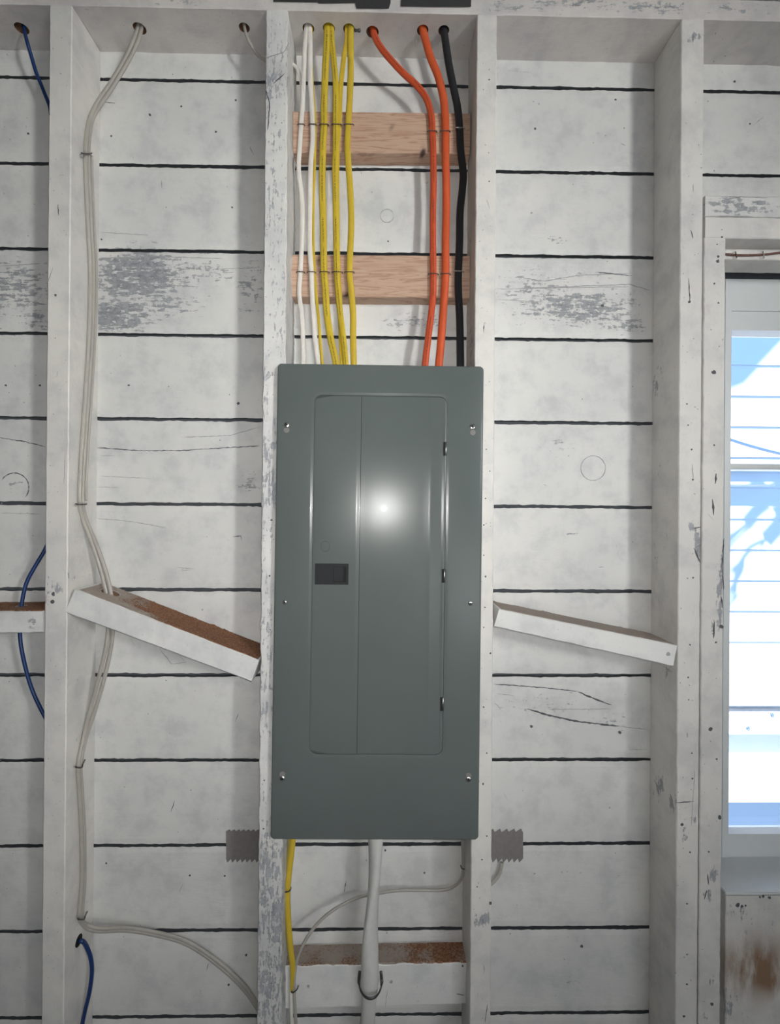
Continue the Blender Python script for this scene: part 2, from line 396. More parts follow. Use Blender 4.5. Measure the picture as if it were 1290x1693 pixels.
for x, y, r in ((357, 218, 2.5), (390, 166, 2), (300, 176, 2), (248, 190, 3), (213, 637, 2), (279, 639, 1.8), (364, 728, 1.6), (10, 637, 2.2), (66, 637, 2), (394, 667, 3), (335, 1008, 1.7), (275, 1125, 1.6),
                (407, 1579, 2.4), (378, 1628, 2.6), (372, 1448, 2.2), (314, 1447, 2.2), (176, 1427, 2.2), (891, 172, 1.6), (1018, 165, 2.2), (885, 213, 2.2), (1032, 212, 1.6), (879, 352, 1.8),
                (963, 660, 1.4), (1046, 639, 1.5), (996, 505, 3), (962, 1564, 3), (884, 1444, 1.6), (929, 1442, 1.2), (960, 1443, 1.2), (1008, 1335, 1.7), (879, 1201, 3), (1025, 1211, 3.4), (47, 221, 2.4), (615, 318, 1.3),
                (642, 399, 2), (637, 1406, 2), (702, 1443, 2), (606, 1422, 1.6), (640, 1542, 1.6), (184, 225, 2), (168, 396, 2), (275, 343, 1.5), (384, 343, 2), (316, 1306, 1.6), (1240, 205, 2), (1215, 135, 2.4), (1208, 355, 2)):
    speck(bm, x, y, 0.0, r, mi=1 if r > 1.9 else 2)
for _ in range(150):
    x, y = random.choice(((0, 70), (165, 428), (495, 770), (822, 1072))), random.uniform(90, 1690)
    x = random.uniform(*x)
    speck(bm, x, y, 0.0, random.uniform(.5, 1.3), mi=2)
WEAR = [(225, 455, 100, 48, 1.2), (190, 522, 70, 30, 1.2), (330, 450, 110, 34, .75), (270, 500, 90, 40, .7), (20, 480, 80, 60, .95), (60, 530, 30, 30, .9), (415, 470, 40, 60, .8), (950, 510, 120, 36, 1.1), (890, 480, 80, 40, .75), (1030, 535, 60, 18, .95), (930, 455, 130, 20, .5), (130, 800, 300, 700, .10), (940, 1000, 160, 60, .15),
        (700, 532, 75, 18, .85), (690, 315, 40, 30, .35), (915, 397, 28, 12, .85), (925, 738, 30, 14, .7), (960, 770, 25, 25, .4), (905, 1165, 70, 20, .6), (1000, 1190, 60, 20, .55), (945, 885, 14, 22, .7), (885, 805, 60, 20, .25),
        (412, 800, 18, 22, .85), (25, 800, 22, 18, .7), (1210, 340, 40, 14, .5), (900, 290, 60, 12, .2), (240, 190, 50, 14, .3), (890, 1055, 60, 14, .25), (600, 295, 80, 20, .1), (920, 1620, 60, 30, .25), (20, 1460, 30, 20, .3), (850, 120, 22, 12, .5), (620, 130, 60, 10, .3), (200, 620, 60, 30, .15)]
tag(obj('wall_front', bm, [M['boards'], M['crack'], M['crack2'], M['backing']], wear=blobs(WEAR), origin=(0, 0, 0)), kind='structure')
bm = bmesh.new()
box(bm, WX0, ox0 - .001, .0125, .03, 0, 2.6); box(bm, ox1, WX1, .0125, .03, 0, 2.6); box(bm, ox0 - .001, ox1, .0125, .03, oz1, 2.6); box(bm, ox0 - .001, ox1, .0125, .03, 0, oz0 - .02)
tag(obj('wall_sheathing', bm, M['backing'], origin=(0, 0, 0)), kind='structure')
RX0, RX1, RY = -1.5, 2.0, -3.4
tag(wbox('floor', M['concrete'], None, RX0, RX1, RY, .03, -.1, 0), kind='structure')
tag(wbox('ceiling', M['inner'], None, RX0, RX1, RY, .03, 2.585, 2.68), kind='structure')
tag(wbox('wall_left', M['inner'], None, RX0 - .1, RX0, RY, .03, 0, 2.6), kind='structure')
tag(wbox('wall_right', M['inner'], None, RX1, RX1 + .1, RY, .03, 0, 2.6), kind='structure')
bm = bmesh.new()
box(bm, RX0, 1.45, RY - .1, RY, 0, 2.6); box(bm, 1.95, RX1, RY - .1, RY, 0, 2.6); box(bm, 1.45, 1.95, RY - .1, RY, 0, 1.5); box(bm, 1.45, 1.95, RY - .1, RY, 2.2, 2.6)
tag(obj('wall_rear', bm, M['inner'], origin=(0, 0, 0)), kind='structure')

# top plate with drilled holes (two doubled plates: the lower one is drilled)
def evaluated(o, name):
    dg = bpy.context.evaluated_depsgraph_get(); me = bpy.data.meshes.new_from_object(o.evaluated_get(dg)); me.name = name
    return me
HOLES = [(36, 47, .0125), (231, 47, .0125), (404, 46, .0105), (510, 47, .0115), (544, 47, .0120), (577, 48, .0115), (616, 53, .0125), (699, 50, .0115), (734, 50, .0110)]
PLZ = ZT + .04
FY = -DS
bm = bmesh.new(); x0p, x1p = WX0, WX1
board_bm(bm, (x0p, FY, PLZ), (x1p, FY, PLZ), (x1p, FY, ZT), (x0p, FY, ZT), DS, 'h', .02, .0012, 4, 3)
plate = obj('top_plate', bm, [M['plate'], M['hole']], origin=(0, FY / 2, ZT))
bmc = bmesh.new(); hole_at = []
for x, y, r in HOLES:
    d = ray(x, y); c = CAM + d * ((ZT - CAM.z) / d.z); hole_at.append(c)
    lathe(bmc, (c.x, c.y, ZT - .01), (0, 0, 1), [(r, 0), (r, .038)], 24)
cut = obj('cutter', bmc, M['hole'], origin=(0, 0, 0))
md = plate.modifiers.new('b', 'BOOLEAN'); md.operation = 'DIFFERENCE'; md.object = cut; md.solver = 'EXACT'; md.material_mode = 'TRANSFER'
bpy.context.view_layer.update()
me = evaluated(plate, 'top_plate'); plate.modifiers.clear(); plate.data = me; bpy.data.objects.remove(cut)
wl = me.attributes.get('wear') or me.attributes.new('wear', 'FLOAT', 'POINT')
wf_ = blobs([(960, 5, 110, 16, .95), (1080, 10, 80, 16, .9), (1210, 12, 60, 14, .7), (830, 12, 40, 14, .7), (1195, 16, 14, 8, 1), (300, 0, 90, 14, .6)])
for v in me.vertices:
    q = v.co + plate.location
    if q.y < FY + .004: wl.data[v.index].value = wf_(q)
tag(plate, 'painted top plate over the studs, drilled with a row of cable holes', 'wood plate')
bm = bmesh.new()
board_bm(bm, (x0p, FY - .0005, PLZ + .042), (x1p, FY - .0005, PLZ + .042), (x1p, FY - .0005, PLZ + .003), (x0p, FY - .0005, PLZ + .003), DS, 'h', .01, .0015, 6, 8)
tag(obj('upper_plate', bm, M['plate_face'], None), 'weathered white upper plate along the top edge of the frame', 'wood plate')
# weathered front face of the lower plate
tape_specs = [([(452, -24), (590, -24), (590, 5), (527, 6), (525, 4), (452, 3)], 'black tape strip on the top plate above the white and yellow cables'),
              ([(588, -30), (646, -30), (646, 5), (643, 14), (590, 14), (588, 8)], 'black tape patch hanging lowest on the top plate over the first orange cable'),
              ([(664, -24), (780, -24), (779, 11), (720, 11), (663, 10)], 'black tape strip on the top plate above the second orange and black cables')]
for i, (pl, lb) in enumerate(tape_specs):
    bm = bmesh.new(); yy = FY - .0012 - .0006 * i
    loft(bm, [[P(x, y, yy) for x, y in pl], [P(x, y, yy) - Vector((0, .0005, 0)) for x, y in pl]])
    tag(obj('tape_strip', bm, M['tape']), lb, 'tape', 'black tape on the top plate')

# ------------------------------------------------------------------ studs
def at_z(pt, pb, z):
    a = P(pt[0], pt[1], FY); b = P(pb[0], pb[1], FY); t = (z - a.z) / (b.z - a.z); return a.lerp(b, t)
def stud(name, L, R, mat, label, depth=DS, jit=.0008, seed=0, wear=None, marks=None, ztop=None, zbot=0.001, y0=FY, cat='wall stud'):
    zt = (ZT - .0015) if ztop is None else ztop
    TL, TR, BR, BL = at_z(*L, zt), at_z(*R, zt), at_z(*R, zbot), at_z(*L, zbot)
    bm = bmesh.new(); board_bm(bm, TL, TR, BR, BL, depth - .001, 'v', .008, jit, 8, seed)
    rx = (TR.x + BR.x) / 2; lx = (TL.x + BL.x) / 2
    if marks: marks(bm)
    o = obj(name, bm, [mat, M['crack'], M['crack2']], wear=blobs(wear or []))
    tag(o, label, cat); return o, (TL, TR, BR, BL)
def mk(cracks=(), specks=(), rnd=None):
    def f(bm):
        for pts, w in cracks: crack(bm, pts, FY, w, mi=1 if w > 1.8 else 2)
        for x, y, r in specks: speck(bm, x, y, FY, r, mi=1)
        if rnd:
            for _ in range(rnd[2]):
                y = random.uniform(30, 1690); sh = -12 * y / 1690
                speck(bm, random.uniform(rnd[0], rnd[1]) + sh, y, FY, random.uniform(.5, 1.3), mi=2)
    return f
s1, c1 = stud('wall_stud', ((82, 30), (68, 1693)), ((119, 30), (105, 1693)), M['stud'], 'leftmost full white stud with two pale cables stapled down its side', seed=11,
     wear=[(88, 975, 22, 22, .8), (85, 470, 14, 60, .2), (120, 950, 14, 14, .8), (130, 1230, 18, 40, .35), (140, 800, 12, 40, .4), (125, 1140, 14, 22, .5)],
     marks=mk([([(96, 338), (97, 356)], 3), ([(80, 466), (88, 442)], 1.6), ([(95, 613), (94, 624)], 1.8), ([(108, 750), (106, 800)], 1.0)], [(92, 488, 2.5), (88, 982, 4), (87, 995, 5)], (84, 118, 40)))
s2, c2 = stud('wall_stud', ((440, 30), (425, 1693)), ((476, 30), (465, 1693)), M['rough_stud'], 'rough sawn weathered stud left of the grey electrical panel', jit=.0022, seed=23,
     wear=[(458, 95, 18, 10, .75), (470, 70, 12, 12, .5), (452, 130, 22, 12, 1.0), (444, 160, 8, 20, 1.0), (452, 330, 10, 50, .9), (444, 380, 10, 30, .8), (442, 640, 9, 40, .9), (440, 740, 12, 25, .9), (452, 800, 10, 20, 1.0), (440, 790, 8, 14, .8), (446, 912, 6, 12, .7),
           (448, 1480, 26, 160, .85), (440, 1420, 12, 60, 1.0), (470, 1620, 10, 60, .7), (445, 1650, 20, 50, .9), (460, 240, 10, 30, .45), (440, 1180, 12, 60, .5), (436, 1050, 12, 60, .45)],
     marks=mk([([(444, 156), (440, 150), (446, 170), (443, 215)], 2.4), ([(454, 533), (455, 548)], 3.2), ([(440, 96), (470, 86), (478, 70)], 1.6), ([(455, 112), (440, 148)], 1.6), ([(434, 790), (455, 775)], 1.6), ([(452, 138), (470, 122)], 2)],
              [(449, 860, 2.2), (446, 952, 1.8), (447, 1041, 1.4), (437, 1290, 1.4), (436, 1370, 2)], (440, 474, 70)))
s3, c3 = stud('wall_stud', ((789, 30), (777, 1693)), ((822, 30), (811, 1693)), M['stud'], 'white stud along the right edge of the grey electrical panel', seed=37,
     wear=[(796, 1520, 20, 14, 1.0), (797, 1340, 10, 20, .3), (812, 1500, 6, 20, .5), (800, 1660, 14, 30, .35), (778, 400, 8, 60, .5), (779, 560, 8, 50, .8), (770, 1480, 8, 60, .4)],
     marks=mk([([(801, 533), (800, 550)], 3.4), ([(806, 1660), (802, 1690)], 2.4), ([(800, 1595), (801, 1608)], 2), ([(805, 330), (810, 345)], 1.6)],
              [(809, 132, 1.6), (809, 300, 1.5), (804, 743, 1.5), (810, 779, 1.2), (803, 824, 1.5), (800, 868, 1.6), (800, 918, 1.3), (803, 953, 2), (802, 1004, 1.6), (800, 1037, 1.6), (811, 1080, 2), (800, 1169, 1.6), (805, 1245, 1.4), (799, 1296, 2.2), (805, 1382, 1.5), (797, 1421, 1.6), (789, 1466, 1.2), (811, 1493, 3.2)], (790, 818, 50)))
s4, c4 = stud('wall_stud', ((1127, 30), (1117, 1693)), ((1165, 30), (1153, 1693)), M['stud'], 'white king stud left of the window, doubled with the window stud', seed=41,
     wear=[(1150, 62, 16, 9, 1.3), (1140, 40, 6, 6, .5), (1150, 390, 14, 14, .5), (1155, 900, 8, 34, 1.15), (1145, 872, 8, 8, 1.2), (1143, 1355, 14, 9, 1.3), (1134, 1378, 8, 16, 1.3), (1132, 1286, 8, 5, 1.2), (1104, 1110, 10, 20, 1.0), (1090, 1300, 14, 26, 1.1), (1112, 1330, 8, 26, 1.1), (1090, 920, 12, 40, .5), (1090, 620, 10, 30, .6), (1090, 780, 10, 40, .5), (1120, 215, 6, 40, .4), (1083, 640, 8, 20, .9), (1112, 230, 6, 16, .7)],
     marks=mk([([(1142, 380), (1146, 394)], 3.6), ([(1139, 460), (1141, 500)], 2.0), ([(1146, 305), (1147, 317)], 1.8), ([(1145, 768), (1146, 792)], 1.4), ([(1118, 1327), (1148, 1325)], 2), ([(1148, 906), (1158, 930)], 5), ([(1146, 874), (1159, 871)], 4), ([(1150, 905), (1160, 900)], 2), ([(1136, 1211), (1137, 1219)], 3), ([(1149, 1275), (1143, 1385 - 20)], .9)],
              [(1140, 499, 2.6), (1144, 743, 2), (1146, 793, 2), (1136, 668, 1.6), (1138, 703, 1.5), (1137, 956, 1.2), (1146, 955, 1.8), (1141, 1066, 1.6), (1138, 1120, 1.6), (1139, 1157, 1.4), (1144, 1245, 1.5), (1145, 1287, 2), (1128, 1363, 3), (1141, 1409, 1.6), (1136, 1494, 2), (1136, 1627, 1.8), (1131, 1680, 2.4), (1136, 1578, 1.4)], (1128, 1163, 50)))
# the window's own short stud, up to the header
zh = P(1230, 393, FY).z
s5, c5 = stud('window_stud', ((1167.2, 30), (1155.2, 1693)), ((1203, 30), (1191, 1693)), M['stud'], 'short white stud touching the left side of the window', seed=53, ztop=zh - .0008, cat='wall stud', jit=.0014,
     wear=[(1190, 990, 7, 70, .95), (1194, 960, 5, 40, 1.1), (1180, 1445, 8, 14, 1.1), (1170, 1480, 10, 14, 1.0), (1180, 1040, 5, 24, .9), (1178, 1620, 10, 12, .8), (1190, 1560, 6, 60, .7), (1186, 430, 6, 10, .4), (1165, 1680, 12, 8, .9), (1184, 790, 8, 14, .8), (1180, 1320, 10, 10, .2)],
     marks=mk([([(1184, 783), (1183, 800)], 7), ([(1178, 825), (1180, 852)], 5), ([(1197, 890), (1194, 940), (1197, 975)], 2.2), ([(1192, 985), (1195, 1005)], 5), ([(1181, 1025), (1180, 1055)], 4), ([(1170, 1445), (1172, 1462)], 6), ([(1169, 1473), (1165, 1486)], 5), ([(1170, 849), (1180, 860)], 1.2)],
              [(1188, 424, 2.2), (1187, 432, 3), (1181, 469, 2), (1188, 501, 2), (1180, 616, 4.2), (1181, 736, 2), (1193, 1036, 4), (1184, 1062, 2), (1175, 1205, 4), (1172, 1408, 2), (1190, 1351, 4), (1185, 1255, 2), (1177, 1660, 3)], (1168, 1200, 30)))
# header over the window: weathered face board, plain face board, inner beam
hx1 = WX1 - .002
def hbeam(name, ytop, ybot, Yf, depth, mat, label, seed, wear=None, px0=1166.5, marks=None, cat='wood beam'):
    a, b = P(px0, ytop, Yf), P(px0, ybot, Yf)
    bm = bmesh.new(); board_bm(bm, (a.x, Yf, a.z), (hx1, Yf, a.z), (hx1, Yf, b.z), (a.x, Yf, b.z), depth, 'h', .008, .0008, 8, seed)
    if marks: marks(bm)
    return tag(obj(name, bm, [mat, M['crack'], M['crack2']], wear=blobs(wear or [])), label, cat)
hb = P(1166.5, 357.2, FY)
hbeam('window_header', 323, 357.2, FY, .038, M['boards_worn'], 'weathered header strip with grey worn patches over the window', 61, [(1205, 332, 40, 14, 1), (1240, 345, 50, 14, .9), (1255, 338, 14, 10, 1), (1195, 345, 24, 14, .9)],
      marks=lambda bm: [crack(bm, [(1200, 325), (1268, 327)], FY, 1.6, mi=2), crack(bm, [(1190, 357), (1245, 358)], FY, 1.4, mi=2)])
hbeam('window_header', 357.9, 393, FY, .038, M['stud'], 'plain white header board just under the weathered strip', 67, [], marks=lambda bm: [speck(bm, 1186, 404, FY, 1), speck(bm, 1194, 394 - 2, FY, 2)])
hbeam('window_header', 399, 428, -.055, .054, M['stud'], 'recessed white board above the window, a brown wire along it', 71, [])

# ------------------------------------------------------------------ window
wz0, wz1 = P(1240, 1421, .05).z, P(1240, 466, .05).z
wxl = P(1190, 846, .05).x; wxr = ox1 - .01
wroot = tag(empty('window_1', ((wxl + wxr) / 2, .05, wz0)), kind='structure')
def frame_bm(x0, x1, z0, z1, wl_, wr_, wt, wb, y0, y1):
    bm = bmesh.new()
    box(bm, x0, x0 + wl_, y0, y1, z0, z1); box(bm, x1 - wr_, x1, y0, y1, z0, z1)
    box(bm, x0 + wl_, x1 - wr_, y0, y1, z1 - wt, z1); box(bm, x0 + wl_, x1 - wr_, y0, y1, z0, z0 + wb); return bm
fz_head = P(1240, 513, .035).z; xs = P(1208, 846, .035).x
obj('window_frame', frame_bm(wxl, wxr, wz0, wz1 - .001, xs - wxl, .03, wz1 - fz_head, .001, .035, .10), M['vinyl'], wroot)
zs0 = wz0 + .0012; z_top_in = P(1240, 546, .04).z; z_bot_in = P(1240, 1377, .04).z
zm = P(1240, 773, .06).z
obj('upper_sash', frame_bm(xs - .004, wxr - .03, zm - .006, fz_head, .004, .03, fz_head - z_top_in, .012, .040, .085), M['vinyl'], wroot)
obj('lower_sash', frame_bm(xs - .004, wxr - .03, zs0, zm + .004, .004, .03, .007, z_bot_in - zs0, .036, .066), M['vinyl'], wroot)
wbox('pane', M['glass'], wroot, xs, wxr - .06, .075, .078, zm + .006, z_top_in)
wbox('pane', M['glass'], wroot, xs, wxr - .06, .057, .060, z_bot_in, zm - .003)
wbox('head_casing', M['vinyl'], wroot, ox0 + .001, wxr, .004, .016, P(1240, 446, .004).z, oz1 - .001)
wbox('head_gap', M['backing'], wroot, ox0 + .001, wxr, .04, .06, wz1, oz1 + .06)
wbox('left_jamb', M['vinyl'], wroot, ox0 - .03, wxl - .0005, .036, .09, wz0, wz1)
sz = P(1240, 1474, -.06).z
bm = bmesh.new(); x0s, x1s = P(1199, 1474, -.06).x, wxr
boxpts(bm, [(x0s, -.062, sz - .006), (x1s, -.062, sz - .006), (x1s, -.062, sz), (x0s, -.062, sz), (x0s, .10, sz - .006), (x1s, .10, sz - .006), (x1s, .10, sz + .004), (x0s, .10, sz + .004)])
bmesh.ops.bevel(bm, geom=bm.edges[:], offset=.0012, segments=2, affect='EDGES')
obj('sill', bm, M['vinyl'], wroot)
bm = bmesh.new(); box(bm, x0s + .004, x1s, -.052, .10, sz - .035, sz - .007)
obj('sill_board', bm, M['backing'], wroot)
# apron panel under the sill
a, b = P(1200.5, 1481, -.058), P(1197, 1693, -.058)
bm = bmesh.new(); board_bm(bm, (a.x, -.058, a.z), (wxr, -.058, a.z), (wxr, -.058, .002), (b.x + .003, -.058, .002), .018, 'v', .01, .0012, 26, 77)
for x, y, r in ((1220, 1496, 4), (1227, 1498, 3), (1233, 1497, 2), (1262, 1482, 3), (1272, 1484, 3), (1257, 1483, 2)): speck(bm, x, y, -.058, r)
tag(obj('apron_panel', bm, [M['apron'], M['crack'], M['crack2']], wear=blobs([(1220, 1510, 40, 14, .4), (1205, 1660, 10, 30, .8), (1250, 1540, 60, 30, .25)]), stain=blobs([(1250, 1600, 60, 44, 1.25), (1290, 1620, 60, 30, 1.2)])), 'white panel with a brown water stain under the window sill', 'wall panel')
tag(tube('brown_wire', [P(1199, 420, -.058), P(1225, 422, -.058), P(1262, 421, -.058), P(1300, 417, -.058), P(1340, 418, -.058)], .0022, .0022, M['brown_w']), 'thin brown wire running along the recessed board above the window', 'wire')
for px_, py_, side in ((1217.5, 421, 'left'), (1263, 421, 'right')):
    tag(tube('wire_staple', [P(px_ - 1, py_ - 5, -.0545), P(px_ - 1, py_ - 4, -.0612), P(px_ + 1, py_ + 4, -.0612), P(px_ + 1, py_ + 5, -.0545)], .0010, .0010, M['zinc' if side == 'right' else 'staple'], per=5, seg=8, up=Vector((1, 0, 0))),
        ('darker left' if side == 'left' else 'shiny right') + ' staple holding the brown wire above the window', 'staple', 'staples on the brown wire')

# ------------------------------------------------------------------ blocking between the studs
def edge_board(name, TLp, TRp, BRp, BLp, Yf, depth, mats, label, seed=0, wear=None, marks=None, jit=.0008, cat='wood block'):
    bm = bmesh.new(); board_bm(bm, P(*TLp, Yf), P(*TRp, Yf), P(*BRp, Yf), P(*BLp, Yf), depth, 'h', .008, jit, 8, seed)
    if marks: marks(bm)
    return tag(obj(name, bm, mats, wear=blobs(wear or [])), label, cat)
PB = -.038
edge_board('pine_block', (484.5, 183.5), (778, 186.5), (777, 253.5), (484.5, 251.5), PB, .0365, [M['pine']], 'upper bare pine block behind the cables, below the top plate', 5, [(700, 254, 4, 7, 1.6), (648, 213, 3, 2, 1.6), (520, 240, 6, 5, .3)])
edge_board('pine_block', (481.5, 421), (777, 422.5), (776.5, 492), (480.5, 490), PB, .0365, [M['pine']], 'lower bare pine block behind the cables, just above the panel', 15, [(570.5, 487.5, 4.4, 4.4, 2.0), (527, 432, 5, 6, .8)])
def sawdust(parent, front_a, front_b, depth, y0, wearf, seed=0, name='sawdust', frac=(0.0, 1.0), h=.002):
    """loose dust lying on the top edge of a block; front_a, front_b: world points of its top front edge"""
    bm = bmesh.new(); A, B = Vector(front_a), Vector(front_b); L = (B - A).length; nx = int(L / .002); ny = int(depth / .002); g = []
    upn = Vector((-(B - A).z, 0, (B - A).x)).normalized()
    for i in range(nx + 1):
        t = frac[0] + (frac[1] - frac[0]) * i / nx; row = []
        for j in range(ny + 1):
            q = j / ny; p = A.lerp(B, t) + Vector((0, y0 + depth * q, 0))
            hh = h * (.5 + 1.0 * mn.noise(p * 60) + .8 * mn.noise(p * 240))
            e = min(1, min(i, nx - i, j, ny - j) / 2.0); hh = max(.0012, hh * e) if e > 0 else -.001
            row.append(bm.verts.new(p + upn * hh))
        g.append(row)
    for i in range(nx):
        for j in range(ny): bm.faces.new((g[i][j], g[i + 1][j], g[i + 1][j + 1], g[i][j + 1]))
    o = obj(name, bm, M['dust'], parent, False, wear=wearf); o['kind'] = 'stuff'; o['label'] = 'brown sawdust lying on top'; return o
# angled block, left bay
BM_ = [M['block'], M['crack'], M['crack2']]
lb = edge_board('angled_block', (124, 974), (428.5, 1092), (415.5, 1127), (107.5, 1012), FY - .0008, DS - .001, BM_, 'slanting white block in the left bay, thick brown sawdust on top', 9, [(210, 1040, 6, 6, .8)],
     marks=lambda bm: [speck(bm, 209, 1041, FY - .0008, 3.2, mi=2), speck(bm, 174, 1024, FY - .0008, 2, mi=2), speck(bm, 406, 1102, FY - .0008, 3.6, mi=2), crack(bm, [(351, 1067), (361, 1072)], FY - .0008, 2)])
sawdust(lb, P(128, 975.5, FY + .001), P(427, 1091.5, FY + .001), DS - .004, .0, lambda co: 1.2 if pix(co)[0] < 195 else max(0, .95 - (pix(co)[0] - 195) / 75 + (.5 if (co.y - FY) < .02 else 0)), h=.0028)
rb = edge_board('angled_block', (825.5, 1007), (1120, 1067), (1113, 1101.5), (817, 1036), FY - .0008, DS - .001, BM_, 'slanting white block in the right bay, grey dust on top', 19, [],
     marks=lambda bm: [speck(bm, 1105, 1081, FY - .0008, 4, mi=2)])
sawdust(rb, P(829, 1008, FY + .001), P(1117, 1066.5, FY + .001), DS - .004, .0, lambda co: 1.1, h=.002)
fb = edge_board('short_block', (-60, 1011), (70.5, 1010), (70.5, 1046), (-60, 1047), FY + .002, DS - .003, BM_, 'level white block at the far left edge, a blue cable through it', 29, [(52, 1030, 16, 14, 1.0)], jit=.0014)
sawdust(fb, P(-58, 1010.5, FY + .003), P(69.5, 1009.5, FY + .003), DS - .006, .0, lambda co: .2, h=.002)
def drill(o, c, r_, mat_hole, dust_child=None):
    bmc = bmesh.new(); lathe(bmc, (c.x, c.y, c.z - .1), (0, 0, 1), [(r_, 0), (r_, .2)], 24)
    cut = obj('cutter', bmc, mat_hole, origin=(0, 0, 0)); md = o.modifiers.new('b', 'BOOLEAN'); md.object = cut; md.solver = 'EXACT'; md.material_mode = 'TRANSFER'
    bpy.context.view_layer.update(); o.data = evaluated(o, o.name); o.modifiers.clear(); bpy.data.objects.remove(cut)
    for ch in o.children:
        b_ = bmesh.new(); b_.from_mesh(ch.data); off = o.location + ch.location
        bmesh.ops.delete(b_, geom=[v for v in b_.verts if math.hypot(v.co.x + off.x - c.x, v.co.y + off.y - c.y) < r_], context='VERTS'); b_.to_mesh(ch.data); b_.free()
drill(lb, P(182.5, 987, -.045), .0165, M['hole'])
drill(fb, P(35.5, 1004, -.049), .009, M['hole'])
YB = -.051
bb = edge_board('bottom_block', (463.5, 1598), (779, 1592), (777.5, 1660), (463.5, 1668), YB, .0495, BM_, 'painted block across the bay below the panel, dusty brown top edge', 39, [(640, 1625, 8, 8, .7), (500, 1640, 8, 20, .4), (760, 1640, 12, 12, .4)],
     marks=lambda bm: [speck(bm, 647, 1623, YB, 3.2, mi=2), crack(bm, [(641, 1636), (637, 1664)], YB, 1.6, mi=2), crack(bm, [(755, 1643), (768, 1645)], YB, 2.4), speck(bm, 510, 1630, YB, 3, mi=2), speck(bm, 765, 1597, YB, 2)], jit=.0016)
sawdust(bb, P(468, 1597, YB + .001), P(777, 1591, YB + .001), .048, .0, lambda co: .75 - .5 / (1 + math.exp(-(pix(co)[0] - 690) / 14)), h=.0016)

# ------------------------------------------------------------------ grey tape bits on the boards
def tape_bit(pl, lb, Y=-.0016):
    bm = bmesh.new(); pts = [P(x, y, Y) for x, y in pl]
    loft(bm, [pts, [p - Vector((0, .0006, 0)) for p in pts]])
    return tag(obj('tape_piece', bm, M['greytape']), lb, 'tape', 'dark tape pieces on the boards')
def saw(x0, x1, y, up_, n=6, a=5):
    out = []
    for i in range(n):
        t0 = x0 + (x1 - x0) * i / n; t1 = x0 + (x1 - x0) * (i + .75) / n
        out += [(t0, y), (t1, y + up_ * a)]
    return out + [(x1, y)]
tape_bit(saw(374, 446, 1374, -1, 9, 3) + saw(446, 374, 1420, 1, 9, 6), 'dark tape piece over a board gap, left of the rough stud')
tape_bit(saw(795, 865, 1376, -1, 6, 6) + [(865, 1400)] + saw(865, 795, 1419, 1, 8, 7), 'dark tape piece over a board gap, right of the panel')
tag(tube('scrap_cable', [P(800, 1470, -.012), P(816, 1458, -.010), P(826, 1444, -.008), P(830, 1426, -.006)], .004, .003, M['old_c']), 'short grey cable end below the right tape piece', 'cable')

# ------------------------------------------------------------------ electrical panel
YC = -.109
def edge_x(y, side):
    return (459 - 12 * (y - 600) / 789) if side == 0 else (800.5 - 9 * (y - 606) / 784)
def U(u, v, h=0.0):
    y_t, y_b = 600.5 + 5.0 * u / 341, 1388.5 + 1.0 * u / 341
    t = v / 788.0; y = y_t + (y_b - y_t) * t; xl, xr = edge_x(y, 0), edge_x(y, 1)
    return P(xl + (xr - xl) * u / 341.0, y, YC) + Vector((0, h, 0))
def rr(u0, u1, v0, v1, r, h, n=7, side=10):
    pts = []
    cs = ((u1 - r, v0 + r, -90), (u1 - r, v1 - r, 0), (u0 + r, v1 - r, 90), (u0 + r, v0 + r, 180))
    for i, (cu, cv, a) in enumerate(cs):
        for k in range(n + 1):
            th = radians(a + 90 * k / n); pts.append((cu + r * cos(th), cv + r * sin(th)))
        nx = cs[(i + 1) % 4]; th0 = radians(a + 90); e = (cu + r * cos(th0), cv + r * sin(th0)); th1 = radians(nx[2]); s = (nx[0] + r * cos(th1), nx[1] + r * sin(th1))
        for k in range(1, side): pts.append((e[0] + (s[0] - e[0]) * k / side, e[1] + (s[1] - e[1]) * k / side))
    return [U(a, b, h) for a, b in pts]
proot = empty('electrical_panel', (P(625, 1000, YC).x, -.06, U(170, 788).z))
tag(proot, 'grey steel electrical breaker panel with a closed door between the studs', 'electrical panel')
bm = bmesh.new()
rings = [rr(0, 341, 0, 788, 7, .0125), rr(-.2, 341.2, -.2, 788.2, 7, .004), rr(.2, 340.8, .2, 787.8, 7, .0018), rr(1.4, 339.6, 1.4, 786.6, 7, .0004), rr(3.2, 337.8, 3.2, 784.8, 7, 0),
         rr(56, 286, 46, 652, 16, 0)]
for k in range(1, 6):
    t = k / 5; rings.append(rr(56 + 5 * t, 286 - 5 * t, 46 + 4.5 * t, 652 - 4.5 * t, 16 - 3 * t, .00062 * (.5 - .5 * cos(pi * t))))
rings.append(rr(61.6, 280.4, 51.3, 646.8, 12.4, .0008)); rings.append(rr(61.7, 280.3, 51.4, 646.7, 12.3, .0032))
vr = loft(bm, rings, True, False)
cov = obj('cover', bm, M['panel'], proot, True)
